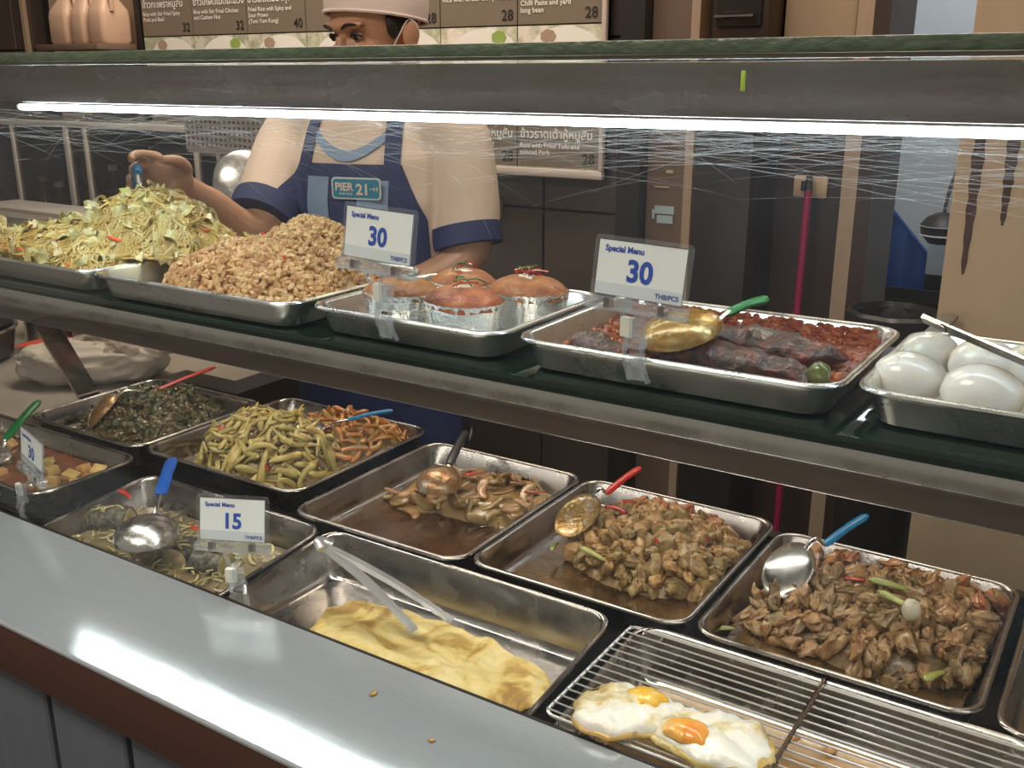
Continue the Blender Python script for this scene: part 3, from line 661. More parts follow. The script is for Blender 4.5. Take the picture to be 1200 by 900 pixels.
# foil cups of steamed curry
M['foil'] = steel('crinkled_foil', (0.78, 0.78, 0.76), 0.2, scale=60, rvar=0.08, bump=0.5)
M['cake'] = food('steamed_curry', [(0.25, 0.07, 0.018), (0.38, 0.12, 0.03), (0.47, 0.20, 0.06)], 60, 0.5, 0.8, 160, 0.12, 0.1, 0.05)
M['cream'] = food('coconut_cream', [(0.62, 0.45, 0.28), (0.80, 0.72, 0.58), (0.78, 0.70, 0.55)], 60, 0.35, 0.3, 140, 0.05, 0.3, 0.2)
M['herb'] = plain('dark_green_herb', (0.05, 0.12, 0.02), 0.4)
def foilcup(x, y, rot, s, seed, lab):
    g = np.random.RandomState(seed); z0 = TR['u_cake'][4]; t = thing('curry_cup', (x, y, z0), lab, 'food cup', 'foil cups of steamed curry')
    n = 72; a = np.linspace(0, 2*math.pi, n, endpoint=False); R = np.array(Euler((0, 0, rot)).to_matrix())
    def ring(sc, z, pl): r = sc*(1+pl*np.sin(a*24+0.5*np.sin(a*5+seed))*(0.6+0.4*np.sin(a*7+seed))); return np.stack([0.047*s*r*np.cos(a), 0.038*s*r*np.sin(a), np.full(n, z)], 1) @ R.T+A(x, y, z0)
    obj('foil_cup', loft([ring(0.80, 0.001, 0), ring(0.84, 0.004, 0.012), ring(0.92, 0.022*s, 0.028), ring(1.0, 0.040*s, 0.032), ring(1.035, 0.0415*s, 0.02), ring(1.03, 0.043*s, 0.02), ring(0.985, 0.040*s, 0.02), ring(0.9, 0.03*s, 0.0)], True, False), M['foil'], t, sharp=80)
    dome = []
    for q in np.linspace(0, 1, 9):
        rr = math.cos(q*math.pi/2)**0.8 if q < 1 else 0.02; dome.append(ring(0.995*max(rr, 0.02), 0.036*s+0.022*s*math.sin(q*math.pi/2), 0))
    V, F = loft(dome, False, True); V = V+0.0022*vnoise(V, 45, seed*2.2); obj('filling', (V, F), M['cake'], t, sharp=80)
    cr = [ring(q*(0.55+0.12*np.sin(a*3+seed)+0.07*np.sin(a*5)), 0.0595*s-0.010*q*q*s, 0) for q in (1.0, 0.96, 0.7, 0.35, 0.03)]
    cr[0][:, 2] -= 0.004; V, F = loft(cr, False, True); V[:, 2] += 0.0012*vnoise(V, 60, seed)[:, 0]
    obj('coconut_cream', (V, F), M['cream'], t, sharp=80)
    for k in range(4):
        q = g.uniform(-0.012, 0.012, 2); d = g.uniform(-1, 1, 3)*A(0.014, 0.014, 0.004); p = A(x+q[0], y+q[1], z0+0.062*s)
        obj('chili_strip', tube(spline([p-d, p+A(0, 0, 0.003), p+d], 4), 0.0011, 5), M['chili'], t)
    for k in range(4):
        q = g.uniform(-0.014, 0.014, 2); d = g.uniform(-1, 1, 3)*A(0.012, 0.012, 0.005); p = A(x+q[0], y+q[1], z0+0.063*s)
        obj('herb_shred', tube(spline([p-d, p+A(0, 0, 0.004), p+d], 4), 0.0009, 4), M['herb'], t)
foilcup(-0.733, 0.900, 0.2, 1.0, 1, 'foil cup of steamed curry partly behind the first price clip')
foilcup(-0.712, 0.995, -0.1, 0.95, 2, 'foil cup of steamed curry at the back between the other cups')
foilcup(-0.640, 0.893, 0.0, 1.02, 3, 'frontmost foil cup of steamed curry with green herb shreds')
foilcup(-0.607, 0.975, 0.1, 1.05, 4, 'rightmost foil cup of steamed curry with red chili on top')

# red fish tray
M['redsauce'] = food('red_chili_sauce', [(0.07, 0.012, 0.005), (0.19, 0.035, 0.008), (0.33, 0.09, 0.018)], 55, 0.35, 0.9, 120, 0.0, 0.25, 0.0)
M['redbits'] = food('red_sauce_bits', [(0.18, 0.025, 0.008), (0.34, 0.08, 0.02), (0.42, 0.18, 0.05)], 90, 0.4, 0.5, 200, 0.0, 0.15, 0.0)
M['fishskin'] = food('dark_fried_fish', [(0.015, 0.010, 0.008), (0.055, 0.022, 0.012), (0.18, 0.045, 0.018)], 70, 0.4, 1.0, 150, 0.1, 0.2, 0.0)
liquid('chili_sauce', 'u_red', 0.013, M['redsauce'], 'oily red chili sauce around the fish on the upper shelf', amp=0.004)
x0, x1, y0, y1, zf, zr = TR['u_red']
fr_ = lambda x, y: zf+0.013 if (x0 < x < x1 and y0 < y < y1) else None
obj('chili_paste_bits', grains(900, fr_, (x0, x1, y0, y1), (0.002, 0.005), 8, 1, 0.4, 0.0), M['redbits'], label='chili paste crumbs floating in the red sauce', category='chili paste', kind='stuff')
bw = lambda x, y: zr-0.004-0.02*rng.rand()
V = []
for i in range(420):                       # dried sauce along the inner back wall
    x = rng.uniform(x0, x1); k = rng.rand(); V.append((A(x, y1+0.001+0.010*k-0.002, zf+0.012+k*0.017), 1))
V0, F0 = ICO[1]
obj('dried_sauce', join([(V0*A(0.006, 0.0012, 0.0035)*rng.uniform(0.4, 1.2)+p, F0) for p, _ in V]), M['redbits'], label='dried red sauce along the inner back wall of the fish tray', category='sauce', kind='stuff')
def fish(p0, p1, wd, ht, seed, lab, mat='fishskin', zc=None):
    p0 = A(*p0); p1 = A(*p1); t = np.linspace(0, 1, 44); ax = unit(p1-p0); sd = unit(np.cross(A(0, 0, 1), ax)); up = np.cross(ax, sd); a = np.linspace(0, 2*math.pi, 32, endpoint=False); R = []
    for q in t:
        w_ = wd/2*(math.sin(math.pi*min(q*0.9+0.08, 1))**0.6); h_ = ht/2*(math.sin(math.pi*min(q*0.9+0.08, 1))**0.6)
        R.append(p0+(p1-p0)*q+np.cos(a)[:, None]*sd*w_+np.sin(a)[:, None]*up*h_)
    V, F = loft(R); V = V+0.005*vnoise(V, 38, seed)+0.0025*vnoise(V, 110, seed)
    return obj('fried_fish', (V, F), M[mat], label=lab, category='fish', sharp=80)
f1 = fish((-0.410, 0.885, zf+0.026), (-0.235, 0.870, zf+0.024), 0.052, 0.036, 3, 'front dark fried fish lying in the red sauce')
f2 = fish((-0.400, 0.955, zf+0.026), (-0.225, 0.935, zf+0.026), 0.055, 0.036, 9, 'rear dark fried fish lying in the red sauce')
f3 = fish((-0.505, 0.900, zf+0.016), (-0.43, 0.88, zf+0.016), 0.04, 0.022, 5, 'small lump of fish in red sauce left of the spoon')
M['olive'] = food('green_eggplant', [(0.16, 0.17, 0.03), (0.08, 0.10, 0.015)], 60, 0.2, 0.3, 120, 0.2, 0.7)
V, F = blob(5, 2, (0.011, 0.010, 0.012), 0.15)
obj('eggplant_piece', (V+A(-0.232, 0.862, zf+0.030), F), M['olive'], label='glossy olive green eggplant piece at the end of the fish', category='eggplant')

# peeled eggs
M['egg'] = food('peeled_egg', [(0.62, 0.58, 0.52), (0.74, 0.71, 0.66), (0.72, 0.52, 0.34)], 16, 0.18, 0.0, 40, 0.06, 0.4, 0.25, pos=[0.3, 0.55, 0.72], hue=0.01)
def egg(x, y, z, rot, lab, s=1.0):
    a = np.linspace(0, 2*math.pi, 28, endpoint=False); R = []
    for q in np.linspace(-1, 1, 20):
        r = math.sqrt(max(1-q*q, 0.0006))*(0.0225-0.0022*q)*s; xx = 0.0300*s*q; R.append(np.stack([np.full(28, xx), r*np.cos(a), r*np.sin(a)], 1))
    V, F = loft(R); Rm = np.array(Euler((0, rot[1], rot[0])).to_matrix()); obj('peeled_egg', (V @ Rm.T+A(x, y, z), F), M['egg'], label=lab, category='egg', group='peeled eggs in the upper tray', sharp=80)
ze = TR['u_egg'][4]
def eggat(px, py, rot, lab, sc=1.0): q_ = onZ(px, py, -0.257); egg(q_[0], q_[1], ze+0.0235, (rot, 0.0), lab, sc)
eggat(1066, 441, 0.30, 'peeled egg nearest the front left corner of the egg tray', 1.08)
eggat(1152, 459, 0.25, 'front peeled egg at the right with a tan patch', 1.15)
eggat(1090, 413, 0.9, 'tan peeled egg behind the front left egg', 1.02)
eggat(1154, 426, 0.5, 'peeled egg in the middle behind the right front egg', 1.10)
eggat(1213, 430, 0.6, 'peeled egg cut by the right edge of the picture', 1.05)
eggat(1250, 470, 0.3, 'peeled egg beyond the right edge of the picture', 1.05)

# ------------------------------------------------------------------ spoons
def spoon(name, bc, he, rad, hcol, lab, bowl_up=False, hstart=0.45, mat='spoon', hr=0.0065, tilt=None, deep=0.42, neck_mat=None, flatten=0.55, arch=0.015):
    bc = A(*bc); he = A(*he); d = unit(he-bc); fl = unit(A(d[0], d[1], 0)); sd = np.cross(A(0, 0, 1), fl)
    up = np.cross(fl, sd) if tilt is None else unit(A(*tilt)); fl = unit(fl-up*np.dot(fl, up)); sd = np.cross(up, fl)
    t = thing(name, bc, lab, 'spoon'); s = -1 if bowl_up else 1; n = 28; a = np.linspace(0, 2*math.pi, n, endpoint=False); R = []
    for q in np.linspace(0, 1, 9):
        r = rad*max(math.cos(q*math.pi/2), 0.02); z = s*rad*deep*math.sin(q*math.pi/2)
        R.append(bc+r*1.15*np.cos(a)[:, None]*fl+r*np.sin(a)[:, None]*sd+up*z)
    Ri = [r-up*s*0.0014 for r in R]
    V, F = loft(R, False, True); V2, F2 = loft(Ri, False, True)
    obj('bowl', [(V, F), (V2, [q[::-1] for q in F2])], M[mat], t, sharp=80)
    p0 = bc+fl*rad*1.12; hs_ = bc+(he-bc)*hstart
    if hstart*np.linalg.norm(he-bc) < rad*1.2: hs_ = bc+unit(he-bc)*rad*1.25
    nk = spline([p0-fl*0.004, p0+fl*0.006+(hs_-p0)*0.3+A(0, 0, arch*0.4), hs_, hs_+unit(he-hs_)*0.012], 5)
    obj('neck', tube(nk, 0.004, 8, True, 0.5), M[neck_mat or 'spoon'], t)
    hd = spline([hs_, hs_+(he-hs_)*0.5+A(0, 0, 0.002), he], 6); m = len(hd)
    rr = np.full(m, hr); rr[0] *= 0.8; rr[-1] *= 0.6; rr[m//2] *= 0.9
    obj('handle', tube(hd, rr, 10, True, flatten), M[hcol], t); return t
spoon('serving_spoon', onZ(797, 388, -0.236), onZ(900, 350, -0.205), 0.036, 'h_green', 'green-handled sauce-coated ladle in the red fish tray', mat='spoon_gold', hstart=0.52, hr=0.0075, deep=0.42, tilt=(-0.10, -0.30, 0.9))
spoon('serving_spoon', onZ(515, 567, -0.605), A(-0.935, 1.305, H-0.578), 0.036, 'h_black', 'sauce-smeared ladle with dark handle in the nearly empty tray', mat='spoon_sauce', hstart=0.35, deep=0.75, hr=0.008)
spoon('serving_spoon', onZ(677, 604, -0.598), onZ(750, 548, -0.555), 0.034, 'h_red', 'serving spoon with red handle in the chicken tray', mat='spoon_sauce', bowl_up=True, hstart=0.45, tilt=(-0.2, -0.55, 0.8), deep=0.25)
spoon('serving_spoon', onZ(924, 668, -0.595), onZ(1016, 604, -0.548), 0.034, 'h_lblue', 'serving spoon with light blue handle in the rightmost chicken tray', mat='spoon', bowl_up=True, hstart=0.45, tilt=(-0.3, -0.7, 0.65), deep=0.35)
spoon('serving_spoon', onZ(172, 627, -0.632), A(-1.295, 0.985, H-0.598), 0.046, 'h_blue', 'upturned shiny ladle with dark blue handle in the fish soup', hstart=0.50, deep=0.55, hr=0.010, flatten=0.35)
spoon('serving_spoon', onZ(122, 482, -0.59), A(-1.565, 1.315, H-0.565), 0.036, 'h_red', 'spoon with long red handle stuck in the green stir-fry', mat='spoon_sauce', hstart=0.40, tilt=(-0.5, -0.5, 0.7), deep=0.5, hr=0.006)
spoon('serving_spoon', A(-1.19, 1.18, H-0.585), onZ(460, 481, -0.555), 0.034, 'h_lblue', 'spoon with light blue handle buried in the bamboo tray', hstart=0.50, hr=0.006)
spoon('serving_spoon', A(-1.62, 0.86, H-0.625), onZ(46, 470, -0.575), 0.036, 'h_green', 'green-handled spoon standing in the tofu curry at far left', hstart=0.30, hr=0.0085)

# steel server over the eggs
sv = thing('steel_server', onZ(1120, 395, -0.215), 'flat steel server lying across the egg tray', 'utensil')
def slab(p0, p1, wd, th, up=(0, 0, 1)):
    p0 = A(*p0); p1 = A(*p1); d = unit(p1-p0); s_ = unit(np.cross(np.asarray(up, float), d)); u_ = np.cross(d, s_)
    q = [p0+s_*wd/2*a+u_*th/2*b for a, b in ((-1, -1), (1, -1), (1, 1), (-1, 1))]
    return FlatVF(loft([np.array(q), np.array(q)+(p1-p0)]))
q0, q1 = onZ(1082, 373, -0.205), onZ(1175, 413, -0.222)
obj('blade', slab(q0+(q1-q0)*0.25, q1+(q1-q0)*0.35, 0.020, 0.0018, (0.3, 0.5, 0.8)), M['rail'], sv)
obj('handle', slab(q0, q0+(q1-q0)*0.3, 0.013, 0.004, (0.3, 0.5, 0.8)), M['rail'], sv)

# ------------------------------------------------------------------ lower row food
M['greenfry'] = food('dark_green_stirfry', [(0.055, 0.05, 0.016), (0.13, 0.11, 0.04), (0.26, 0.18, 0.085)], 60, 0.3, 0.6, 160, 0.0, 0.4, 0.0)
M['basil'] = food('basil_leaf', [(0.035, 0.05, 0.012), (0.09, 0.11, 0.028)], 50, 0.3, 0.3, 120, 0.3, 0.4, 0.0)
zb = TR['green'][4]
fg = mound(-1.560, 1.15, 0.140, 0.135, 0.075, zb, 0.7, 2.2, 0.008, 30); bg_ = (-1.705, -1.435, 1.02, 1.28)
heap('stirfry_heap', fg, bg_, M['greenfry'], 'dark heap of minced stir-fry in the back left tray', 'stir-fry', zb, 36, 0.003)
obj('stirfry_crumbs', grains(2600, fg, bg_, (0.003, 0.0075), 21), M['greenfry'], label='crumbly dark minced meat over the green stir-fry heap', category='stir-fry', kind='stuff')
lm = [mesh_of('basil_leaf', leaf_sheet(0.030, 0.017, 60+s, 0.5, 0.7), M['basil']) for s in range(6)]
place('basil_leaf', lm, pts(70, fg, 0.020, bg_), fg, (0.7, 1.2), 0.5, 'wilted dark basil leaf in the green stir-fry', 'leaf', 'basil leaves in the stir-fry', 0.005)

M['bamboo'] = food('bamboo_shoot', [(0.40, 0.28, 0.07), (0.56, 0.45, 0.14), (0.64, 0.55, 0.23)], 30, 0.4, 0.25, 120, 0.25, 0.15, 0.15, hue=0.006)
M['orange_strip'] = food('orange_stirfry', [(0.42, 0.15, 0.03), (0.58, 0.26, 0.07), (0.55, 0.32, 0.12)], 40, 0.3, 0.4, 120, 0.3, 0.4, 0.1)
M['bedmince'] = food('bamboo_bed', [(0.20, 0.13, 0.05), (0.38, 0.28, 0.10), (0.46, 0.36, 0.15)], 60, 0.4, 0.6, 150, 0.0, 0.2, 0.0)
M['brownmince'] = food('brown_mince', [(0.13, 0.08, 0.04), (0.25, 0.17, 0.09), (0.32, 0.24, 0.13)], 60, 0.4, 0.5, 180, 0.0, 0.2, 0.0)
zb = TR['bamboo'][4]
fb1 = mound(-1.235, 1.145, 0.142, 0.118, 0.088, zb, 0.75, 2.2, 0.008, 30); fb2 = mound(-1.16, 1.255, 0.13, 0.095, 0.072, zb, 0.75, 2.1, 0.006, 30)
ball = multi(fb1, fb2); bbx = (-1.375, -1.065, 1.028, 1.328)
heap('bamboo_heap', ball, bbx, M['bedmince'], 'brown mince bed under the bamboo strips', 'mince', zb, 40, 0.007)
obj('mince_bits', grains(500, fb1, bbx, (0.003, 0.006), 31), M['brownmince'], label='brown mince crumbs between the yellow bamboo strips', category='mince', kind='stuff')
sm = [mesh_of('bamboo_strip', strip(0.058, 0.0165, 0.010, s, 0.35, 0.6), M['bamboo']) for s in range(12)]
place('bamboo_strip', sm, pts(250, fb1, 0.0092, bbx, 200), fb1, (0.6, 1.1), 0.25, 'yellow bamboo shoot strip in the tray behind the 15 sign', 'bamboo shoot', 'bamboo strips in the heap', 0.004)
om = [mesh_of('orange_strip', strip(0.038, 0.0125, 0.009, 30+s, 0.4, 0.4), M['orange_strip']) for s in range(8)]
fb2o = lambda x, y: None if (fb1(x, y) or 0) > (fb2(x, y) or 9) else fb2(x, y)
place('chicken_strip', om, pts(110, fb2o, 0.0115, bbx, 200), fb2, (0.6, 1.1), 0.35, 'orange stir-fried strip at the back of the bamboo tray', 'stir-fry strip', 'orange strips behind the bamboo', 0.004)
place('chili_bit', chm, pts(5, fb1, 0.05, bbx), fb1, (1.0, 1.6), 0.4, 'small red chili bit on the bamboo strips', 'chili', 'chili on the bamboo', 0.012)

# sliced curry tray
M['oil'] = food('brown_oily_sauce', [(0.045, 0.027, 0.011), (0.085, 0.052, 0.022), (0.14, 0.085, 0.034)], 14, 0.10, 0.15, 60, 0.0, 0.8, 0.0)
M['slice'] = food('curry_slice', [(0.30, 0.16, 0.05), (0.48, 0.28, 0.10), (0.52, 0.36, 0.17)], 45, 0.3, 0.4, 130, 0.3, 0.5, 0.1)
liquid('brown_sauce', 'sliced', 0.004, M['oil'], 'thin brown sauce film in the nearly empty tray')
x0, x1, y0, y1, zf, zr = TR['sliced']
fs = multi(mound(-0.845, 1.235, 0.125, 0.085, 0.030, zf+0.003, 0.6, 2.2, 0.004, 40), mound(-0.94, 1.165, 0.05, 0.035, 0.018, zf+0.003, 0.6))
bs_ = (-1.0, -0.735, 1.11, 1.325)
slm = [mesh_of('curry_slice', strip(0.048, 0.019, 0.007, 50+s, 0.45, 0.3), M['slice']) for s in range(10)]
place('curry_slice', slm, pts(62, fs, 0.0135, bs_, 120), fs, (0.6, 1.1), 0.3, 'tan curry slice beside the sauced ladle', 'curry slice', 'slices in the nearly empty tray', 0.004)
heap('slice_bed', fs, bs_, M['slice'], 'bed of broken curry slices in the nearly empty tray', 'curry', zf, 30, 0.006)
pm = [mesh_of('pepper_strip', strip(0.045, 0.013, 0.006, 70+s, 0.3, 0.5), M['chili']) for s in range(3)]
def one(name, me, x, y, z, rot, lab, cat, s=1.0):
    o = bpy.data.objects.new(name, me); C.objects.link(o); o.location = (x, y, z); o.rotation_euler = rot; o.scale = (s, s, s); return tag(o, lab, cat)
p = onZ(627, 580, -0.625); one('pepper_strip', pm[0], p[0], p[1], H-0.622, (0, 0, 0.5), 'red pepper strip at the right of the sliced curry', 'pepper', 0.8)
p = onZ(555, 558, -0.61); one('pepper_strip', pm[1], p[0], p[1], H-0.605, (0.2, 0.1, 1.2), 'red pepper piece just right of the sauced ladle', 'pepper', 0.7)
p = onZ(485, 587, -0.648); V, F = blob(9, 2, (0.010, 0.008, 0.008), 0.3); obj('tomato_piece', (V+A(p[0], p[1], H-0.648), F), M['redbits'], label='small red tomato piece left of the sauced ladle', category='tomato')
p = onZ(572, 612, -0.655); tt = np.linspace(0.3, 3.6, 14)
obj('onion_ring', tube(np.stack([p[0]+0.016*np.cos(tt), p[1]+0.014*np.sin(tt), np.full(14, H-0.654)], 1), 0.0018, 6), M['bamboo'], label='yellow onion curl on the bare tray floor', category='onion')

# the two chicken trays
M['chicken'] = food('stirfried_chicken', [(0.26, 0.125, 0.032), (0.45, 0.275, 0.09), (0.58, 0.40, 0.16)], 70, 0.34, 0.7, 140, 0.35, 0.35, 0.12, hue=0.01)
M['chicken_r'] = food('chili_chicken', [(0.34, 0.12, 0.035), (0.48, 0.22, 0.07), (0.52, 0.33, 0.15)], 40, 0.3, 0.6, 110, 0.3, 0.5, 0.1)
M['liver'] = food('brown_chicken', [(0.20, 0.10, 0.033), (0.36, 0.215, 0.08), (0.52, 0.34, 0.145)], 70, 0.32, 0.8, 130, 0.35, 0.4, 0.1, hue=0.01)
M['gpepper'] = food('green_pepper', [(0.22, 0.26, 0.05), (0.38, 0.42, 0.12)], 30, 0.25, 0.2, 100, 0.2, 0.5, 0.1)
M['onion'] = food('cooked_onion', [(0.52, 0.46, 0.33), (0.62, 0.56, 0.42)], 30, 0.25, 0.2, 100, 0.1, 0.5, 0.2)
M['oil2'] = food('dark_chicken_gravy', [(0.045, 0.027, 0.009), (0.095, 0.056, 0.016), (0.16, 0.095, 0.025)], 20, 0.12, 0.3, 60, 0.0, 0.8, 0.0)
liquid('chicken_gravy', 'chick', 0.007, M['oil2'], 'brown oily gravy in the red-handled spoon tray')
liquid('chicken_gravy', 'last', 0.009, M['oil2'], 'dark brown gravy around the rightmost chicken heap')
cv = [blob(s, 3, (0.0175, 0.0115, 0.0088), 0.55, 1.3, 0, 0.26) for s in range(12)]
cvs = [blob(30+s, 3, (0.0205, 0.0108, 0.0076), 0.65, 1.35, 0, 0.30) for s in range(14)]
x0, x1, y0, y1, zf, zr = TR['chick']
fc = multi(mound(-0.525, 1.195, 0.125, 0.112, 0.058, zf+0.004, 0.6, 2.2, 0.006, 34)); bc_ = (x0, x1, 1.03, y1)
heap('chicken_heap', fc, bc_, M['chicken'], 'bed of stir-fried chicken under the pieces by the red handle', 'chicken', zf, 30, 0.009)
obj('chicken_shreds', grains(520, fc, bc_, (0.0045, 0.0085), 61, 2, 0.5, 0.000, 0.7), M['chicken'], label='small chicken shreds filling the heap by the red-handled spoon', category='chicken', kind='stuff')
cmesh = [mesh_of('chicken_piece', q, M['chicken']) for q in cv]
P = pts(150, fc, 0.0132, bc_, 200)
place('chicken_piece', cmesh, [q for q in P if q[1] < 1.235 or rng.rand() < 0.4], fc, (0.65, 1.08), 0.6, 'pale brown chicken piece in the tray with the red-handled spoon', 'chicken', 'chicken pieces by the red handle', 0.004)
cmr = [mesh_of('chicken_piece', q, M['chicken_r']) for q in cv[:6]]
place('chicken_piece', cmr, [q for q in P if q[1] >= 1.225], fc, (0.6, 0.95), 0.6, 'reddish chili-coated chicken piece at the back of the tray with the red-handled spoon', 'chicken', 'reddish chicken by the red handle', 0.005)
place('chili_bit', chm, pts(22, fc, 0.03, bc_), fc, (0.6, 1.3), 0.5, 'red chili bit among the chicken by the red-handled spoon', 'chili', 'chili in the chicken tray', 0.012)
for px, py, r, lab in ((722, 598, 0.3, 'red pepper piece in the chicken, right of the red-handled spoon'), (735, 590, 1.2, 'second red pepper piece near the red handle')):
    p = onZ(px, py, -0.595); one('pepper_strip', pm[2], p[0], p[1], H-0.592, (0.2, 0.2, r), lab, 'pepper', 0.75)
gp = [mesh_of('green_pepper', strip(0.052, 0.016, 0.008, 80+s, 0.3, 0.5), M['gpepper']) for s in range(3)]
for px, py, z, r, s_, lab in ((695, 648, -0.615, -0.2, 0.85, 'green pepper strip at the front of the red-handled spoon tray'), (649, 640, -0.635, 1.8, 0.6, 'small green pepper tip at the left of the chicken heap'),
                      (845, 735, -0.648, 0.7, 0.7, 'green pepper piece lying in gravy at the left front corner'), (1042, 685, -0.575, 0.1, 0.9, 'green pepper strip on top of the rightmost chicken heap'),
                      (1050, 702, -0.58, -0.3, 0.9, 'lower green pepper strip on the rightmost chicken heap'), (1095, 790, -0.63, 1.2, 0.8, 'green pepper piece at the front right of the rightmost heap')):
    p = onZ(px, py, z); one('green_pepper', gp[rng.randint(3)], p[0], p[1], p[2], (0.2, 0.1, r), lab, 'pepper', s_)
x0, x1, y0, y1, zf, zr = TR['last']
fl_ = multi(mound(-0.205, 1.155, 0.125, 0.105, 0.060, zf+0.006, 0.6, 2.2, 0.007, 34), mound(-0.30, 1.12, 0.06, 0.06, 0.03, zf+0.006, 0.6)); bl_ = (x0, x1, 1.02, y1)
heap('chicken_heap', fl_, bl_, M['liver'], 'bed of brown chicken under the rightmost heap', 'chicken', zf, 30, 0.009)
obj('chicken_shreds', grains(520, fl_, bl_, (0.0045, 0.0085), 62, 2, 0.5, 0.000, 0.7), M['liver'], label='small brown shreds filling the rightmost chicken heap', category='chicken', kind='stuff')
lmesh = [mesh_of('chicken_piece', q, M['liver']) for q in cvs]
place('chicken_piece', lmesh, pts(128, fl_, 0.0138, bl_, 200), fl_, (0.65, 1.10), 0.7, 'brown chicken piece in the tray with the light blue spoon handle', 'chicken', 'brown chicken pieces by the blue handle', 0.005)
fr2 = multi(mound(-0.14, 1.245, 0.08, 0.06, 0.035, zf+0.004, 0.6), mound(-0.25, 1.27, 0.10, 0.035, 0.035, zf+0.004, 0.6))
rl = [mesh_of('chicken_piece', q, M['chicken_r']) for q in cvs[:6]]
place('chicken_piece', rl, pts(24, fr2, 0.018, bl_), fr2, (0.8, 1.2), 0.4, 'reddish sauced piece along the back of the rightmost tray', 'chicken', 'reddish pieces in the rightmost tray', 0.004)
p = onZ(1068, 715, -0.575); V, F = blob(14, 2, (0.012, 0.009, 0.014), 0.15); obj('onion_piece', (V+p, F), M['onion'], label='shiny white onion piece on the rightmost chicken heap', category='onion')
p = onZ(1003, 680, -0.575); one('pepper_strip', pm[0], p[0], p[1], p[2], (0, 0, 0.3), 'red pepper piece on the rightmost chicken heap', 'pepper', 0.6)
liquid('red_sauce', 'right', 0.018, M['redsauce'], 'red sauce in the tray at the right edge', amp=0.004)

# tofu curry
M['curry'] = food('orange_brown_curry', [(0.10, 0.035, 0.008), (0.20, 0.075, 0.014), (0.26, 0.12, 0.025)], 12, 0.10, 0.2, 50, 0.0, 0.8, 0.0)
M['tofu'] = food('curry_tofu', [(0.45, 0.27, 0.07), (0.58, 0.40, 0.13)], 40, 0.35, 0.3, 120, 0.2, 0.4, 0.15)
liquid('curry', 'curry', 0.026, M['curry'], 'orange brown curry filling the left tray', cat='curry')
x0, x1, y0, y1, zf, zr = TR['curry']; fcu = lambda x, y: zf+0.026 if x0+0.02 < x < x1-0.02 and y0+0.02 < y < y1-0.02 else None
tf = [mesh_of('tofu_cube', bbox_bev(-0.012, 0.012, -0.011, 0.011, -0.008, 0.008, 0.002), M['tofu'], 24) for s in range(1)]
place('tofu_cube', tf, pts(24, fcu, 0.034, (x0, x1, y0, y1)), fcu, (0.7, 1.1), 0.25, 'yellow tofu cube floating in the orange curry', 'tofu', 'tofu cubes in the curry', 0.003)
place('green_pepper', gp, pts(4, fcu, 0.06, (x0, x1, y0, y1)), fcu, (0.4, 0.6), 0.1, 'green vegetable piece floating in the orange curry', 'vegetable', 'greens in the curry', 0.001)

# fish soup
M['broth'] = food('clear_fish_broth', [(0.13, 0.095, 0.05), (0.20, 0.155, 0.085), (0.27, 0.22, 0.13)], 16, 0.15, 0.3, 60, 0.0, 0.4, 0.0)
M['fishgrey'] = food('grey_fish_skin', [(0.018, 0.017, 0.013), (0.06, 0.055, 0.04), (0.22, 0.18, 0.10)], 90, 0.5, 0.9, 160, 0.1, 0.1, 0.0)
M['fishflesh'] = food('pale_fish_flesh', [(0.26, 0.19, 0.08), (0.42, 0.33, 0.15), (0.52, 0.44, 0.25)], 90, 0.45, 0.5, 130, 0.1, 0.4, 0.15)
M['veg'] = food('soup_vegetables', [(0.32, 0.30, 0.10), (0.46, 0.40, 0.18), (0.50, 0.46, 0.28)], 40, 0.25, 0.3, 120, 0.3, 0.5, 0.15)
liquid('fish_broth', 'fish', 0.020, M['broth'], 'pale broth in the fish soup tray', cat='soup')
zf = TR['fish'][4]
herb_n = [0]
def fishcut(px, py, L, r, ang, seed, lab):
    p = onZ(px, py, -0.665); p[2] = zf+0.026; t = thing('fish_piece', p, lab, 'fish', 'cut fish in the soup')
    d = A(math.cos(ang), math.sin(ang), 0); sd = A(-d[1], d[0], 0); a = np.linspace(0, 2*math.pi, 24, endpoint=False); R = []
    for q in np.linspace(-1, 1, 8): R.append(p+d*L/2*q+(np.cos(a)[:, None]*sd*r+np.sin(a)[:, None]*A(0, 0, 1)*r*0.95)*(1-0.08*q*q))
    V, F = loft(R, False, False); obj('skin', (V+0.002*vnoise(V, 50, seed), F), M['fishgrey'], t, sharp=80)
    for s in (-1, 1):
        rr = [p+d*s*(L/2+e)+(np.cos(a)[:, None]*sd*r*k+np.sin(a)[:, None]*A(0, 0, 1)*r*0.95*k)*0.92 for k, e in ((1, 0), (0.8, 0.003), (0.4, 0.004), (0.05, 0.003))]
        if s < 0: rr = [q[::-1] for q in rr]
        V, F = loft(rr, False, True); obj('flesh', (V+0.002*vnoise(V, 60, seed+s), F), M['fishflesh'], t, sharp=80)
    g_ = np.random.RandomState(seed)
    for k in range(9):
        q_ = p+d*g_.uniform(-0.4, 0.4)*L+sd*g_.uniform(-0.5, 0.5)*r+A(0, 0, r*0.93); e_ = A(g_.normal(), g_.normal(), 0.1); e_ = unit(e_)*0.009
        obj('herb_shred', tube(spline([q_-e_, q_+A(0, 0, 0.002), q_+e_], 3), 0.0016, 5), M['veg'], t)
fishcut(130, 606, 0.060, 0.026, 0.5, 2, 'thick grey fish cut at the left of the soup tray')
fishcut(247, 655, 0.050, 0.024, 0.3, 5, 'grey fish cut below the 15 price sign')
fishcut(213, 645, 0.045, 0.022, 1.9, 8, 'pale end of a fish cut beside the shiny ladle')
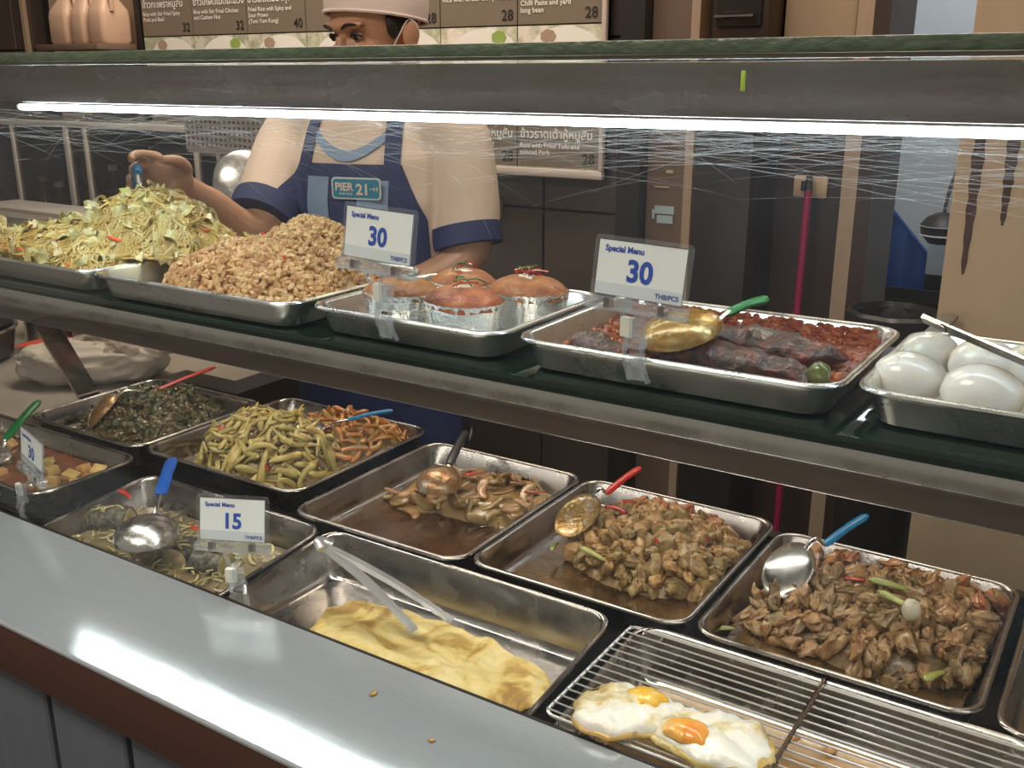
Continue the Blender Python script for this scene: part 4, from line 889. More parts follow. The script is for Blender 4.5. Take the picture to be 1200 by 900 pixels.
fs2 = lambda x, y: zf+0.022 if TR['fish'][0]+0.01 < x < TR['fish'][1]-0.01 and TR['fish'][2]+0.01 < y < TR['fish'][3]-0.01 else None
vm = [mesh_of('vegetable_piece', strip(0.026, 0.007, 0.004, 90+s, 0.5, 0.4), M['veg']) for s in range(6)]
place('vegetable_piece', vm, pts(120, fs2, 0.012, TR['fish'][:4]), fs2, (0.5, 1.2), 0.25, 'pale vegetable sliver floating in the fish soup', 'vegetable', 'vegetables in the fish soup', 0.002)
obj('soup_threads', noodles(60, fs2, TR['fish'][:4], 0.0009, 0.06, 12, 1.2), M['veg'], label='fine ginger threads in the fish soup', category='ginger', kind='stuff')
p = onZ(148, 578, -0.625); one('pepper_strip', pm[1], p[0], p[1], p[2], (0, 0.1, -0.15), 'bright red chili lying on the left fish cut', 'chili', 0.85)
p = onZ(228, 618, -0.652); one('chili_bit', chm[0], p[0], p[1], p[2], (0, 0, 0.4), 'dark red chili left of the 15 sign', 'chili', 1.8)
cup = thing('steel_cup', onZ(204, 590, -0.66), 'small steel cup standing in the fish soup by the blue handle', 'cup')
p = onZ(206, 592, -0.664)
obj('cup_wall', lathe([(0.019, 0), (0.020, 0.004), (0.0205, 0.030), (0.021, 0.031), (0.0195, 0.031), (0.019, 0.006), (0.004, 0.005)], 28, (p[0], p[1], zf)), M['tray'], cup)

# ------------------------------------------------------------------ omelette and tongs
M['omelette'] = food('omelette', [(0.36, 0.17, 0.045), (0.54, 0.32, 0.09), (0.66, 0.46, 0.18), (0.73, 0.56, 0.29)], 15, 0.45, 0.8, 60, 0.0, 0.1, 0.15, pos=[0.36, 0.45, 0.51, 0.64])
M['omelette'].node_tree.nodes['Noise Texture'].inputs['Distortion'].default_value = 1.2
zf = TR['omel'][4]; n = 120; a = np.linspace(0, 2*math.pi, n, endpoint=False); g = np.random.RandomState(3)
wob = 1+0.035*np.sin(a*3+1)+0.025*np.sin(a*5)+0.012*np.sin(a*11)+0.008*np.sin(a*19+2)
cx, cy = -0.690, 0.862; rings = []
for q, z in [(0.985, 0.001), (1.0, 0.004), (0.992, 0.008), (0.95, 0.0125)]+[(0.92-0.91*k_/24, 0.0135+0.0035*math.sin(k_/24*math.pi/2)) for k_ in range(25)]:
    ca, sa = np.cos(a), np.sin(a)
    rings.append(np.stack([cx+0.176*q*wob*np.sign(ca)*np.abs(ca)**0.8, cy+0.072*q*wob*np.sign(sa)*np.abs(sa)**0.8, np.full(n, zf+z)], 1))
V, F = loft(rings, True, True); nz = np.array([mnoise.fractal(Vector(v)*28, 1.0, 2.0, 4) for v in V]); V[n*2:, 2] += 0.0060*nz[n*2:]; V[n*2:, 2] += 0.0015*np.array([mnoise.noise(Vector(v)*110) for v in V[n*2:]])
obj('omelette', (V, F), M['omelette'], label='large yellow browned omelette lying in the steel tray', category='omelette', sharp=80)
tg = thing('tongs', onZ(390, 632, -0.575), 'steel serrated tongs lying on the omelette', 'tongs', 'tongs')
hinge = onZ(384, 640, -0.585); M['tong'] = plain('tong_steel', (0.56, 0.56, 0.56), 0.30, 0.75, scale=25, rvar=0.05)
for e, nm in ((onZ(487, 738, -0.648), 1), (onZ(531, 727, -0.645), 2)):
    d = e-hinge; L_ = np.linalg.norm(d); d = d/L_; sd = unit(np.cross(A(0, 0, 1), d)); up = np.cross(d, sd); R = []; K = 26
    for k in range(K):
        q = k/(K-1); wd = 0.0085-0.002*q+(0.0012*(-1)**k if q > 0.72 else 0)
        c = hinge+d*L_*q+up*0.006*math.sin(q*math.pi); h_ = 0.0045*(1-0.5*q)
        R.append(np.array([c-sd*wd-up*h_, c-sd*wd*0.55+up*0.001, c+sd*wd*0.55+up*0.001, c+sd*wd-up*h_, c+sd*wd*0.45-up*0.0006, c-sd*wd*0.45-up*0.0006]))
    obj('arm', loft(R), M['tong'], tg, sharp=30)
sdv = unit(np.cross(A(0, 0, 1), onZ(508, 733, -0.646)-hinge))
obj('hinge_bend', tube(spline([hinge+sdv*0.010, hinge-0.5*unit(onZ(508, 733, -0.646)-hinge)*0.03, hinge-sdv*0.010], 6), 0.0075, 8, True, 0.5), M['tong'], tg)

# ------------------------------------------------------------------ wire rack with fried eggs
rk = thing('wire_rack', (-0.235, 0.877, H-0.65), 'chrome wire cooling rack with thin parallel bars', 'rack'); M['wire'] = plain('chrome_wire', (0.72, 0.72, 0.71), 0.25, 0.7)
RZ = H-0.632; X0, X1, Y0, Y1 = -0.458, 0.0, 0.772, 0.978
for i in range(15):
    y = Y0+0.006+(Y1-Y0-0.012)*i/14; obj('rack_bar', tube([(X0, y, RZ), (X1, y, RZ)], 0.0011, 6), M['wire'], rk)
fr0 = rrect(X0, X1, Y0, Y1, 0.012, RZ-0.0022); fr0 = np.vstack([fr0, fr0[:1]]); obj('rack_frame', tube(fr0, 0.0021, 8, False), M['wire'], rk)
p0 = onZ(973, 803, -0.633); obj('cross_bar', tube([(-0.228, 0.776, RZ+0.003), (-0.228, 0.99, RZ+0.003)], 0.0026, 8), M['rail'], rk)
for x in (X0+0.03, X1-0.03):
    for y in (Y0, Y1): obj('rack_foot', tube(spline([(x-0.012, y, RZ-0.002), (x-0.006, y, RZ-0.012), (x+0.006, y, RZ-0.012), (x+0.012, y, RZ-0.002)], 4), 0.002, 6), M['wire'], rk)
M['oily'] = food('yellow_cooking_oil', [(0.20, 0.13, 0.03), (0.32, 0.21, 0.05), (0.42, 0.29, 0.09)], 10, 0.07, 0.1, 40, 0.0, 0.9, 0.0)
liquid('cooking_oil', 'rackt', 0.006, M['oily'], 'yellow oil pooled in the drip tray under the rack', cat='oil')
M['crumb'] = food('fried_crumb', [(0.40, 0.20, 0.05), (0.58, 0.38, 0.12)], 40, 0.4, 0.4, 100, 0.3, 0.2)
zf = TR['rackt'][4]; fo = lambda x, y: zf+0.006
cbm = [mesh_of('fried_crumb', blob(50+s, 1, (0.009, 0.006, 0.003), 0.4), M['crumb']) for s in range(4)]
place('fried_crumb', cbm, pts(30, fo, 0.015, (-0.26, -0.04, 0.80, 0.95)), fo, (0.5, 1.2), 0.2, 'golden fried crumb in the oil under the wire rack', 'crumb', 'crumbs in the oil', 0.001)
M['eggwhite'] = food('fried_egg_white', [(0.45, 0.26, 0.08), (0.68, 0.56, 0.34), (0.80, 0.77, 0.70), (0.82, 0.80, 0.75)], 26, 0.3, 0.6, 70, 0.0, 0.4, 0.25, pos=[0.33, 0.42, 0.5, 0.7])
M['crisp'] = food('crisp_egg_edge', [(0.36, 0.17, 0.04), (0.58, 0.36, 0.11), (0.74, 0.60, 0.34)], 60, 0.35, 0.6, 120, 0.0, 0.4, 0.1)
M['yolk'] = food('fried_yolk', [(0.75, 0.24, 0.015), (0.80, 0.42, 0.05), (0.78, 0.55, 0.20)], 30, 0.25, 0.2, 60, 0.0, 0.5, 0.2)
def friedegg(px, py, rx, ry, yaw, yo, seed, lab):
    c = onZ(px, py, -0.632); c[2] = RZ+0.0015; t = thing('fried_egg', c, lab, 'fried egg', 'fried eggs on the rack'); n = 72; a = np.linspace(0, 2*math.pi, n, endpoint=False)
    wob = 1+0.07*np.sin(a*2+seed)+0.06*np.sin(a*3+2*seed)+0.035*np.sin(a*7+seed)+0.02*np.sin(a*13); Rm = np.array(Euler((0, 0, yaw)).to_matrix())
    def ring(q, z): return np.stack([rx*q*wob*np.cos(a), ry*q*wob*np.sin(a), np.full(n, z)], 1) @ Rm.T+c
    prof = [(0.97, 0.0), (1.0, 0.002), (0.99, 0.005), (0.93, 0.0085), (0.82, 0.0105), (0.66, 0.0115), (0.5, 0.013), (0.3, 0.014), (0.12, 0.0145), (0.01, 0.0145)]
    V, F = loft([ring(*q) for q in prof]); nz = np.array([mnoise.fractal(Vector(v)*45, 1.0, 2.0, 4) for v in V]); V[:, 2] = c[2]+(V[:, 2]-c[2])*1.35; V[2*n:, 2] += 0.0070*nz[2*n:]
    obj('white', (V, F), M['eggwhite'], t, sharp=80)
    V, F = loft([ring(q, z) for q, z in ((0.90, 0.001), (1.03, 0.0015), (1.05, 0.004), (1.0, 0.0068), (0.92, 0.0085))], True, False)
    obj('crisp_edge', (V+0.0022*vnoise(V, 90, seed), F), M['crisp'], t, sharp=80)
    V, F = loft([ring(0.40*math.cos(q*math.pi/2)+0.01, 0.0140+0.011*math.sin(q*math.pi/2)) for q in np.linspace(0, 1, 7)], False, True)
    obj('yolk', (V+A(yo[0], yo[1], 0)+0.001*vnoise(V, 60, seed), F), M['yolk'], t, sharp=80)
friedegg(734, 840, 0.053, 0.047, 0.4, (0.012, 0.016), 1.0, 'fried egg with orange yolk at the left end of the rack')
friedegg(837, 873, 0.056, 0.046, 0.3, (-0.022, -0.016), 2.4, 'fried egg nearer the rack middle with yolk at its front')

# crumbs on the ledge
for px, py, s_, lab in ((438, 814, 0.6, 'brown food crumb on the steel ledge in front of the omelette'), (506, 869, 0.5, 'tan food crumb on the ledge near the fried eggs')):
    p = onZ(px, py, -0.635); o = one('food_crumb', cbm[1], p[0], p[1], LZ+0.0015, (0, 0, px), lab, 'crumb', s_)

# ------------------------------------------------------------------ price signs
def sign(c, yaw, tilt, roll, num, foot, lab, W=0.100, Hh=0.060):
    c = A(*c); a = math.radians(yaw); u = A(math.cos(a), math.sin(a), 0); nf = A(math.sin(a), -math.cos(a), 0); th = math.radians(tilt)
    v = A(0, 0, 1)*math.cos(th)-nf*math.sin(th); rl = math.radians(roll); u, v = u*math.cos(rl)+v*math.sin(rl), v*math.cos(rl)-u*math.sin(rl); n = np.cross(u, v)
    B = np.stack([u, v, n])
    def loc(V): return np.asarray(V, float) @ B+c
    t = thing('price_sign', foot, lab, 'sign', 'price signs on the trays')
    def plate(w_, h_, r, z0, z1, dy=0): return FlatVF(loft([rrect(-w_/2, w_/2, -h_/2+dy, h_/2+dy, r, z) for z in (z0, z1)]))
    def pl(vf): return FlatVF((loc(vf[0]), vf[1]))
    obj('sleeve', pl(plate(W, Hh, 0.005, -0.0016, -0.0006)), M['clear'], t)
    cw, chh = W*0.90, Hh*0.86
    cd = obj('card', pl(plate(cw, chh, 0.0008, -0.0004, 0.0004)), M['card'], t)
    e = 0.0006; fr = [pl(plate(cw, e, e*0.4, 0.0004, 0.0006, s*chh/2)) for s in (-1, 1)]
    sdv_ = FlatVF(loft([rrect(cw/2-e/2, cw/2+e/2, -chh/2, chh/2, e*0.4, z) for z in (0.0004, 0.0006)])); fr.append(pl(sdv_)); fr.append(pl((sdv_[0]-A(cw, 0, 0), sdv_[1])))
    obj('border', fr, M['dark_ink'], cd)
    fm_ = c+n*0.0005
    obj('lettering', text_vf('Special Menu', 0.0078, fm_-u*cw*0.42+v*chh*0.30, u, v, 0.035), M['blue_ink'], cd, smooth=False)
    obj('lettering', text_vf(num, 0.0275, fm_+v*(-chh*0.20), u, v, 0.035, 'CENTER'), M['blue_ink'], cd, smooth=False)
    obj('lettering', text_vf('THB/PCS', 0.0062, fm_+u*cw*0.46-v*chh*0.43, u, v, 0.03, 'RIGHT'), M['blue_ink'], cd, smooth=False)
    obj('front_cover', pl(plate(W*0.96, Hh*0.27, 0.001, 0.0012, 0.0018, -Hh*0.36)), M['clear'], t)
    bar = -Hh/2-0.003
    obj('holder_bar', [pl(plate(W*1.02, 0.010, 0.002, -0.005, 0.005, bar)), pl(plate(W*1.03, 0.003, 0.001, -0.006, 0.006, bar-0.005))], M['clip'], t)
    for s in (-0.28, 0.28):
        q = loft([rrect(s*W-0.003, s*W+0.003, bar-0.005, bar+0.005, 0.0008, z) for z in (-0.0035, 0.0055)]); obj('metal_pin', pl(q), M['rail'], t)
    b0 = c+v*(bar-0.006); ft = A(*foot); g = ft+A(0, -0.004, 0.026)
    for s in (-1, 1): obj('stem_arm', tube(spline([b0+u*0.014*s, b0+u*0.009*s-v*0.008, g+(b0-g)*0.12], 4), 0.0026, 8), M['clip'], t)
    obj('stem', tube([b0+(g-b0)*0.55, g+(g-b0)*0.0+A(0, 0, 0.001)], 0.0032, 8), M['clip'], t)
    ug = unit(A(u[0], u[1], 0)); ng = A(ug[1], -ug[0], 0)
    def blk(cc, w_, d_, h_, k=0.0):
        q = [cc+ug*w_/2*a_+ng*(d_/2*b_) for a_, b_ in ((-1, -1), (1, -1), (1, 1), (-1, 1))]; return FlatVF(loft([np.array(q)-A(0, 0, h_/2)+ng*k, np.array(q)+A(0, 0, h_/2)]))
    obj('white_grip', blk(g-ug*0.004, 0.013, 0.007, 0.018), M['white_plastic'], t)
    obj('clip_body', [blk(g+ug*0.006, 0.012, 0.010, 0.020), blk(g+ug*0.004-A(0, 0, 0.014), 0.020, 0.012, 0.008)], M['clip'], t)
    for s in (-1, 1):
        P_ = spline([g+ug*(0.004+0.009*s)-A(0, 0, 0.012), ft+ug*(0.006+0.009*s)+ng*0.010-A(0, 0, 0.002), ft+ug*(0.008+0.009*s)+ng*0.006-A(0, 0, 0.016), ft+ug*(0.010+0.010*s)+ng*0.004-A(0, 0, 0.024)], 4)
        obj('clip_jaw', tube(P_, 0.0026, 8), M['clip'], t)
    obj('clip_plate', blk(ft+ug*0.009+ng*0.006-A(0, 0, 0.010), 0.018, 0.002, 0.022, 0.004), M['clip'], t)
    obj('clip_spring', tube([ft+ug*0.000+ng*0.005+A(0, 0, 0.004), ft+ug*0.014+ng*0.005+A(0, 0, 0.004)], 0.002, 8), M['rail'], t)
    return t
sign((-0.6985, 0.820, H-0.1625), -4, 8, -1.5, '30', (-0.688, 0.815, H-0.2475), 'price sign reading 30 clipped to the foil cup tray', 0.1085, 0.063)
sign((-0.390, 0.820, H-0.170), -4, 8, -1.0, '30', (-0.392, 0.815, H-0.2465), 'price sign reading 30 clipped to the red fish tray', 0.102, 0.059)
sign((-0.945, 0.800, H-0.5475), 22, 14, 1.5, '15', (-0.918, 0.776, H-0.633), 'price sign reading 15 in front of the fish soup', 0.100, 0.064)
s4 = onY(37, 530, 0.805); sign((s4[0], 0.805, s4[2]), -15, 6, -2, '30', (-1.392, 0.783, H-0.628), 'price sign reading 30 at the left end by the tofu curry', 0.108, 0.062)
# ------------------------------------------------------------------ worktop behind the case and the things on it
WT = H-0.62
M['worktop'] = plain('beige_steel_worktop', (0.46, 0.41, 0.35), 0.35, 0.3, var=0.1, scale=6)
wk = thing('work_table', (-2.3, 1.5, 0), 'beige steel work table behind the left end of the case', 'table')
obj('table_top', [box(-3.4, -1.60, 1.395, 1.95, WT-0.03, WT), box(-3.4, -1.755, 1.0, 1.395, WT-0.03, WT)], M['worktop'], wk, smooth=False)
for x in (-3.35, -1.62): obj('leg', box(x-0.02, x+0.02, 1.86, 1.90, 0, WT-0.03), M['rail'], wk, smooth=False)
for x in (-3.35, -1.95): obj('leg', box(x-0.02, x+0.02, 1.42, 1.46, 0, WT-0.03), M['rail'], wk, smooth=False)
obj('under_shelf', box(-3.35, -1.62, 1.46, 1.86, 0.25, 0.27), M['worktop'], wk, smooth=False)
M['film'] = glassy('crinkled_plastic_film', (0.93, 0.91, 0.88), 1.5, 0.12, white=0.30, dirt=0.15, dirtcol=(0.80, 0.72, 0.66), dscale=20)
M['bagfill'] = plain('pale_bag_contents', (0.60, 0.54, 0.47), 0.5, var=0.15, scale=15, bump=0.4, bscale=40)
bgx, bgy = onZ(112, 455, -0.60)[:2]; bgx, bgy = -1.865, 1.245
pb = thing('plastic_bag', (bgx, bgy, WT), 'crinkled clear plastic bag with a red patch behind the slanted strut', 'bag')
V, F = ico(5); sgn = np.sign(V)*np.abs(V)**0.75; cr_ = np.abs(vnoise(V, 3.5, 4.0))+0.5*np.abs(vnoise(V, 8, 2.0)); B = sgn*A(0.15, 0.075, 0.040)+0.010*vnoise(V, 2.3, 4.0)+0.010*cr_*V
B = B @ np.array(Euler((0, 0, 0.7)).to_matrix()).T; B[:, 2] = np.maximum(B[:, 2], -0.038); obj('bag_bottom', (B+A(bgx, bgy, WT+0.039), F), M['bagfill'], pb, sharp=80)
B = V*A(0.12, 0.065, 0.06)+0.022*vnoise(V, 2.8, 9.0)-0.045*np.abs(vnoise(V, 4.5, 2.0))*V-0.02*np.abs(vnoise(V, 10, 5.0))*V; B = B @ np.array(Euler((0, -0.15, 0.7)).to_matrix()).T; B[:, 2] = np.maximum(B[:, 2], -0.02)
obj('film', (B+A(bgx+0.045, bgy+0.055, WT+0.070), F), M['film'], pb, sharp=50)
M['redpatch'] = plain('orange_red_label', (0.62, 0.07, 0.03), 0.4, var=0.15)
Pq = np.zeros((6, 4, 3))
for i in range(6):
    for j in range(4): Pq[i, j] = (bgx-0.125+0.026*i, bgy-0.10+0.024*j+0.020*i, WT+0.078+0.004*math.sin(i*1.7)-0.006*(j == 0))
obj('red_label', sheet(Pq), M['redpatch'], pb)
M['pinktub'] = glassy('clear_tub', (0.93, 0.86, 0.84), 1.45, 0.05, white=0.12, dirtcol=(0.75, 0.55, 0.5))
tx, ty = -2.16, 1.50
tb = thing('plastic_tub', (tx, ty, WT), 'clear tub with red contents behind the plastic bag', 'tub')
obj('tub_wall', loft([rrect(tx-q, tx+q, ty-q, ty+q, 0.015, WT+z) for q, z in ((0.07, 0.001), (0.075, 0.01), (0.085, 0.12), (0.09, 0.122), (0.083, 0.122), (0.073, 0.012))], True, False), M['pinktub'], tb)
obj('tub_contents', loft([rrect(tx-q, tx+q, ty-q, ty+q, 0.015, WT+z) for q, z in ((0.068, 0.014), (0.074, 0.06), (0.07, 0.065), (0.02, 0.066))]), M['redpatch'], tb)
M['foam'] = plain('white_foam_tray', (0.72, 0.68, 0.62), 0.5, var=0.04)
sx, sy = -2.06, 1.70
for k_ in range(7):
    z0 = WT+0.013*k_
    obj('foam_tray', loft([rrect(sx-0.17+i, sx+0.17-i, sy-0.12+i, sy+0.12-i, 0.03, z0+z) for i, z in ((0.03, 0.0005), (0.025, 0.001), (0.002, 0.0118), (0.0, 0.0125), (0.004, 0.0125), (0.028, 0.0022), (0.05, 0.002))]), M['foam'], label='white tray in the stack behind the plastic bag', category='tray', group='stacked white trays')
px_, py_ = -2.26, 1.16
pt = thing('cooking_pot', (px_, py_, WT), 'dark cooking pot with shiny rim at the far left', 'pot'); M['pot'] = steel('blackened_pot', (0.10, 0.09, 0.085), 0.3)
obj('pot_wall', lathe([(0.10, 0.001), (0.125, 0.01), (0.135, 0.07), (0.139, 0.072), (0.13, 0.072), (0.12, 0.014), (0.02, 0.012)], 36, (px_, py_, WT)), M['pot'], pt)
obj('pot_rim', lathe([(0.134, 0.071), (0.141, 0.072), (0.141, 0.075), (0.134, 0.076), (0.134, 0.071)], 36, (px_, py_, WT), cap0=False, cap1=False), M['tray'], pt)
jx, jy = -2.33, 1.44
jg = thing('steel_jug', (jx, jy, WT), 'steel jug behind the dark pot at far left', 'jug')
obj('jug_body', lathe([(0.05, 0.001), (0.055, 0.01), (0.05, 0.10), (0.042, 0.16), (0.046, 0.17), (0.040, 0.165), (0.045, 0.1), (0.05, 0.012)], 28, (jx, jy, WT)), M['tray'], jg)
obj('jug_handle', tube(spline([(jx+0.045, jy-0.02, WT+0.15), (jx+0.085, jy-0.04, WT+0.13), (jx+0.085, jy-0.04, WT+0.07), (jx+0.05, jy-0.02, WT+0.04)], 6), 0.006, 8), M['rail'], jg)
c2 = thing('storage_canister', (-2.16, 1.32, WT), 'tall steel canister beside the strut at left', 'canister')
obj('canister_body', lathe([(0.05, 0.001), (0.052, 0.005), (0.052, 0.20), (0.048, 0.205)], 28, (-2.20, 1.36, WT)), M['tray'], c2)
obj('canister_lid', lathe([(0.054, 0.205), (0.054, 0.218), (0.02, 0.224), (0.012, 0.235), (0.004, 0.237)], 28, (-2.20, 1.36, WT)), M['rail'], c2)

# rear left equipment
M['alu'] = plain('pale_aluminium', (0.55, 0.50, 0.46), 0.35, 0.3)
M['rackglass'] = glassy('smoky_glass', (0.75, 0.72, 0.70), 1.45, 0.03, white=0.03)
M['inside'] = plain('dim_interior', (0.10, 0.075, 0.06), 0.5, var=0.4, scale=6)
rc = thing('glass_cabinet', (-3.0, 2.2, 0.75), 'glass-fronted drinks cabinet with pale frame on the back counter', 'cabinet')
CX0, CX1, CZ0, CZ1 = -4.1, -2.38, H-0.58, H-0.165
for x in (-3.80, -3.455, -3.14, -3.04, -2.50, -2.40): obj('frame_post', bbox_bev(x-(0.016 if x == -3.14 else 0.009), x+0.009, 2.10, 2.118, CZ0, CZ1, 0.002), M['alu'], rc)
obj('frame_rail', bbox_bev(CX0, CX1, 2.10, 2.118, CZ1, CZ1+0.02, 0.002), M['alu'], rc); obj('frame_rail', bbox_bev(CX0, CX1, 2.10, 2.118, CZ0-0.02, CZ0, 0.002), M['alu'], rc)
obj('pane', box(CX0, CX1, 2.106, 2.110, CZ0, CZ1), M['rackglass'], rc, smooth=False)
obj('cabinet_back', [box(CX0, CX1, 2.38, 2.39, CZ0-0.02, CZ1+0.02), box(CX0, CX1, 2.12, 2.38, CZ0-0.02, CZ0), box(CX0, CX1, 2.12, 2.38, CZ1, CZ1+0.012)], M['inside'], rc, smooth=False)
g = np.random.RandomState(9); M['amber'] = plain('amber_bottle', (0.22, 0.10, 0.04), 0.15); M['peach'] = plain('peach_jug_plastic', (0.62, 0.42, 0.30), 0.4, var=0.06)
for i in range(13):
    x = -3.95+0.118*i; r = g.uniform(0.03, 0.045); h = g.uniform(0.18, 0.28); y_ = 2.26+g.uniform(-0.04, 0.04)
    bt = thing('bottle', (x, y_, CZ0), 'dim bottle standing inside the glass-fronted cabinet', 'bottle', 'bottles in the glass cabinet')
    obj('bottle_body', lathe([(r*0.9, 0.001), (r, 0.01), (r, h*0.65), (r*0.4, h*0.82), (r*0.36, h)], 16, (x, y_, CZ0)), M[('amber', 'inside', 'dk_brown')[i % 3]], bt)
    obj('bottle_cap', lathe([(r*0.42, h), (r*0.42, h+0.018), (r*0.3, h+0.02)], 12, (x, y_, CZ0)), M[('tan', 'white_plastic', 'dark_cab')[i % 3]], bt)
bc = thing('back_counter', (-3.2, 2.2, 0), 'dark back counter carrying the glass cabinet', 'counter')
obj('counter_body', bbox_bev(CX0-0.3, -1.75, 2.06, 2.41, 0, CZ0-0.05, 0.004), M['dk_brown'], bc); obj('counter_top', bbox_bev(CX0-0.3, -1.73, 2.04, 2.412, CZ0-0.05, CZ0-0.021, 0.003), M['brown_panel'], bc)
M['ribbed'] = plain('pale_ribbed_plastic', (0.55, 0.50, 0.46), 0.45)
rx0, rx1 = -3.62, -2.98
rbx = thing('ribbed_crate', (-3.3, 1.98, WT), 'pale ribbed plastic crate at the left behind the noodles', 'crate')
ry = 1.80; z0, z1 = H-0.52, H-0.40
rx0, rx1 = -3.20, -2.62
obj('crate_body', [box(rx0, rx1, ry, ry+0.01, z0, z1), box(rx0, rx1, ry+0.12, ry+0.13, z0, z1), box(rx0, rx0+0.01, ry+0.01, ry+0.12, z0, z1), box(rx1-0.01, rx1, ry+0.01, ry+0.12, z0, z1), box(rx0, rx1, ry, ry+0.13, z0-0.01, z0)], M['ribbed'], rbx, smooth=False)
for i in range(7): obj('rib', box(rx0-0.003, rx1+0.003, ry-0.004, ry, z0+0.006+0.0135*i, z0+0.012+0.0135*i), M['ribbed'], rbx, smooth=False)
obj('crate_rim', bbox_bev(rx0-0.006, rx1+0.006, ry-0.008, ry+0.138, z1, z1+0.008, 0.002), M['alu'], rbx)
obj('crate_riser', box(rx0+0.02, rx1-0.02, ry+0.02, ry+0.11, WT, z0-0.01), M['inside'], rbx, smooth=False)
# perforated basket and pan lid
M['perf'] = plain('white_basket_plastic', (0.30, 0.27, 0.26), 0.45)
pbk = thing('perforated_basket', (-2.42, 2.0, H-0.23), 'white perforated basket on a wire shelf left of the worker', 'basket')
R_ = []
b0, b1 = onY(215, 137, 1.98), onY(345, 178, 1.98)
bx0, bx1, bz0, bz1 = b0[0], b1[0], b1[2]-0.005, H-0.105
obj('basket_wall', [box(bx0, bx1, 1.98, 1.985, bz0, bz1), box(bx0, bx1, 2.095, 2.10, bz0, bz1), box(bx0, bx0+0.005, 1.985, 2.095, bz0, bz1), box(bx1-0.005, bx1, 1.985, 2.095, bz0, bz1), box(bx0, bx1, 1.98, 2.10, bz0-0.005, bz0)], M['perf'], pbk, smooth=False)
holes = []
for i in range(22):
    for j in range(5):
        x = bx0+0.015+(bx1-bx0-0.03)*i/21; z = bz0+0.012+(bz1-bz0-0.03)*j/4; holes.append(box(x-0.003, x+0.003, 1.9785, 1.980, z-0.004, z+0.004))
obj('holes', join(holes), M['inside'], pbk, kind='stuff', smooth=False)
obj('basket_rim', bbox_bev(bx0-0.008, bx1+0.008, 1.972, 2.108, bz1, bz1+0.008, 0.002), M['perf'], pbk)
obj('bracket', [box(bx0, bx1, 1.985, 2.41, bz0-0.012, bz0-0.005)], M['alu'], pbk, smooth=False)
p = onY(290, 215, 1.75); ld = thing('wok', p, 'shiny steel wok lid propped behind the worker arm', 'lid'); ld.name = 'wok_lid'; WLOC[ld.name] = p
a = np.linspace(0, 2*math.pi, 40, endpoint=False); dn = unit(A(0.75, -0.55, 0.25)); du = unit(np.cross(A(0, 0, 1), dn)); dv = np.cross(dn, du); Rg = []
for q in np.linspace(0, 1, 8): Rg.append(p+(np.cos(a)[:, None]*du+np.sin(a)[:, None]*dv)*0.085*math.cos(q*math.pi/2*0.98)+dn*0.03*math.sin(q*math.pi/2))
obj('lid_dome', loft(Rg, True, True), M['spoon'], ld, sharp=80); obj('lid_knob', tube([p+dn*0.028, p+dn*0.05], [0.007, 0.012], 12), M['dark_cab'], ld)
obj('lid_stand', tube([p-dv*0.085, A(p[0], p[1]+0.05, WT)], 0.006, 8), M['rail'], ld)
# peach jugs on a high shelf left of the menu board
hsf = thing('wall_shelf', (-3.24, 2.3, H+0.085), 'narrow brown shelf holding peach jugs left of the menu board', 'shelf')
obj('shelf_board', bbox_bev(-3.425, -3.08, 2.22, 2.415, H+0.085, H+0.105, 0.002), M['brown_panel'], hsf); obj('shelf_back', box(-3.425, -3.08, 2.405, 2.414, H+0.105, H+0.6), M['tan_post'], hsf, smooth=False)
for x, w_, lab in ((-3.335, 0.055, 'peach plastic jug at the left of the small shelf'), (-3.225, 0.04, 'smaller peach jug in the middle of the small shelf'), (-3.125, 0.045, 'peach jug right beside the menu board')):
    jo = thing('plastic_jug', (x, 2.31, H+0.105), lab, 'jug', 'peach jugs on the small shelf')
    obj('jug_body', loft([rrect(x-w_*q, x+w_*q, 2.31-0.06*q, 2.31+0.06*q, 0.02, H+0.1055+z) for q, z in ((0.9, 0), (1, 0.01), (1, 0.09), (0.95, 0.11), (0.55, 0.15), (0.35, 0.17), (0.33, 0.19))]), M['peach'], jo)
    obj('jug_cap', lathe([(0.02, 0.19), (0.021, 0.21), (0.012, 0.212)], 16, (x, 2.31, H+0.1055)), M['h_green'], jo)
    obj('jug_grip', tube(spline([(x+w_*0.6, 2.30, H+0.26), (x+w_*1.05, 2.29, H+0.25), (x+w_*1.05, 2.29, H+0.21)], 5), 0.008, 8), M['peach'], jo)

# ------------------------------------------------------------------ the worker
def remesh(parts, vox, it=3):
    V, F = join(parts); me = bpy.data.meshes.new('r'); me.from_pydata(V.tolist(), [], F); me.update()
    o = bpy.data.objects.new('r', me); C.objects.link(o)
    m = o.modifiers.new('r', 'REMESH'); m.mode = 'VOXEL'; m.voxel_size = vox
    sm_ = o.modifiers.new('s', 'SMOOTH'); sm_.iterations = it; sm_.factor = 0.5
    ev = bpy.data.meshes.new_from_object(o.evaluated_get(bpy.context.evaluated_depsgraph_get()))
    Vn = np.zeros(len(ev.vertices)*3); ev.vertices.foreach_get('co', Vn); Fn = [tuple(q.vertices) for q in ev.polygons]
    bpy.data.objects.remove(o); bpy.data.meshes.remove(me); bpy.data.meshes.remove(ev); return Vn.reshape(-1, 3), Fn
HS = 1.07
def ell(c, ax, r, sub=3):
    V, F = ICO[sub]; return A(*c)+V @ (np.array(ax)*np.array(r)[:, None]), F
def limb(P, r, n=14, k=6):
    Q = spline(P, k); t = np.linspace(0, len(P)-1, len(Q)); rr = np.interp(t, range(len(P)), r); return tube(Q, rr, n)
SF = unit(A(0.26, -0.97, 0)); SL = A(-SF[1], SF[0], 0)      # facing, his left
UPZ = A(0, 0, 1)
hc = ray(440, 40)*2.07+A(0, 0, H)
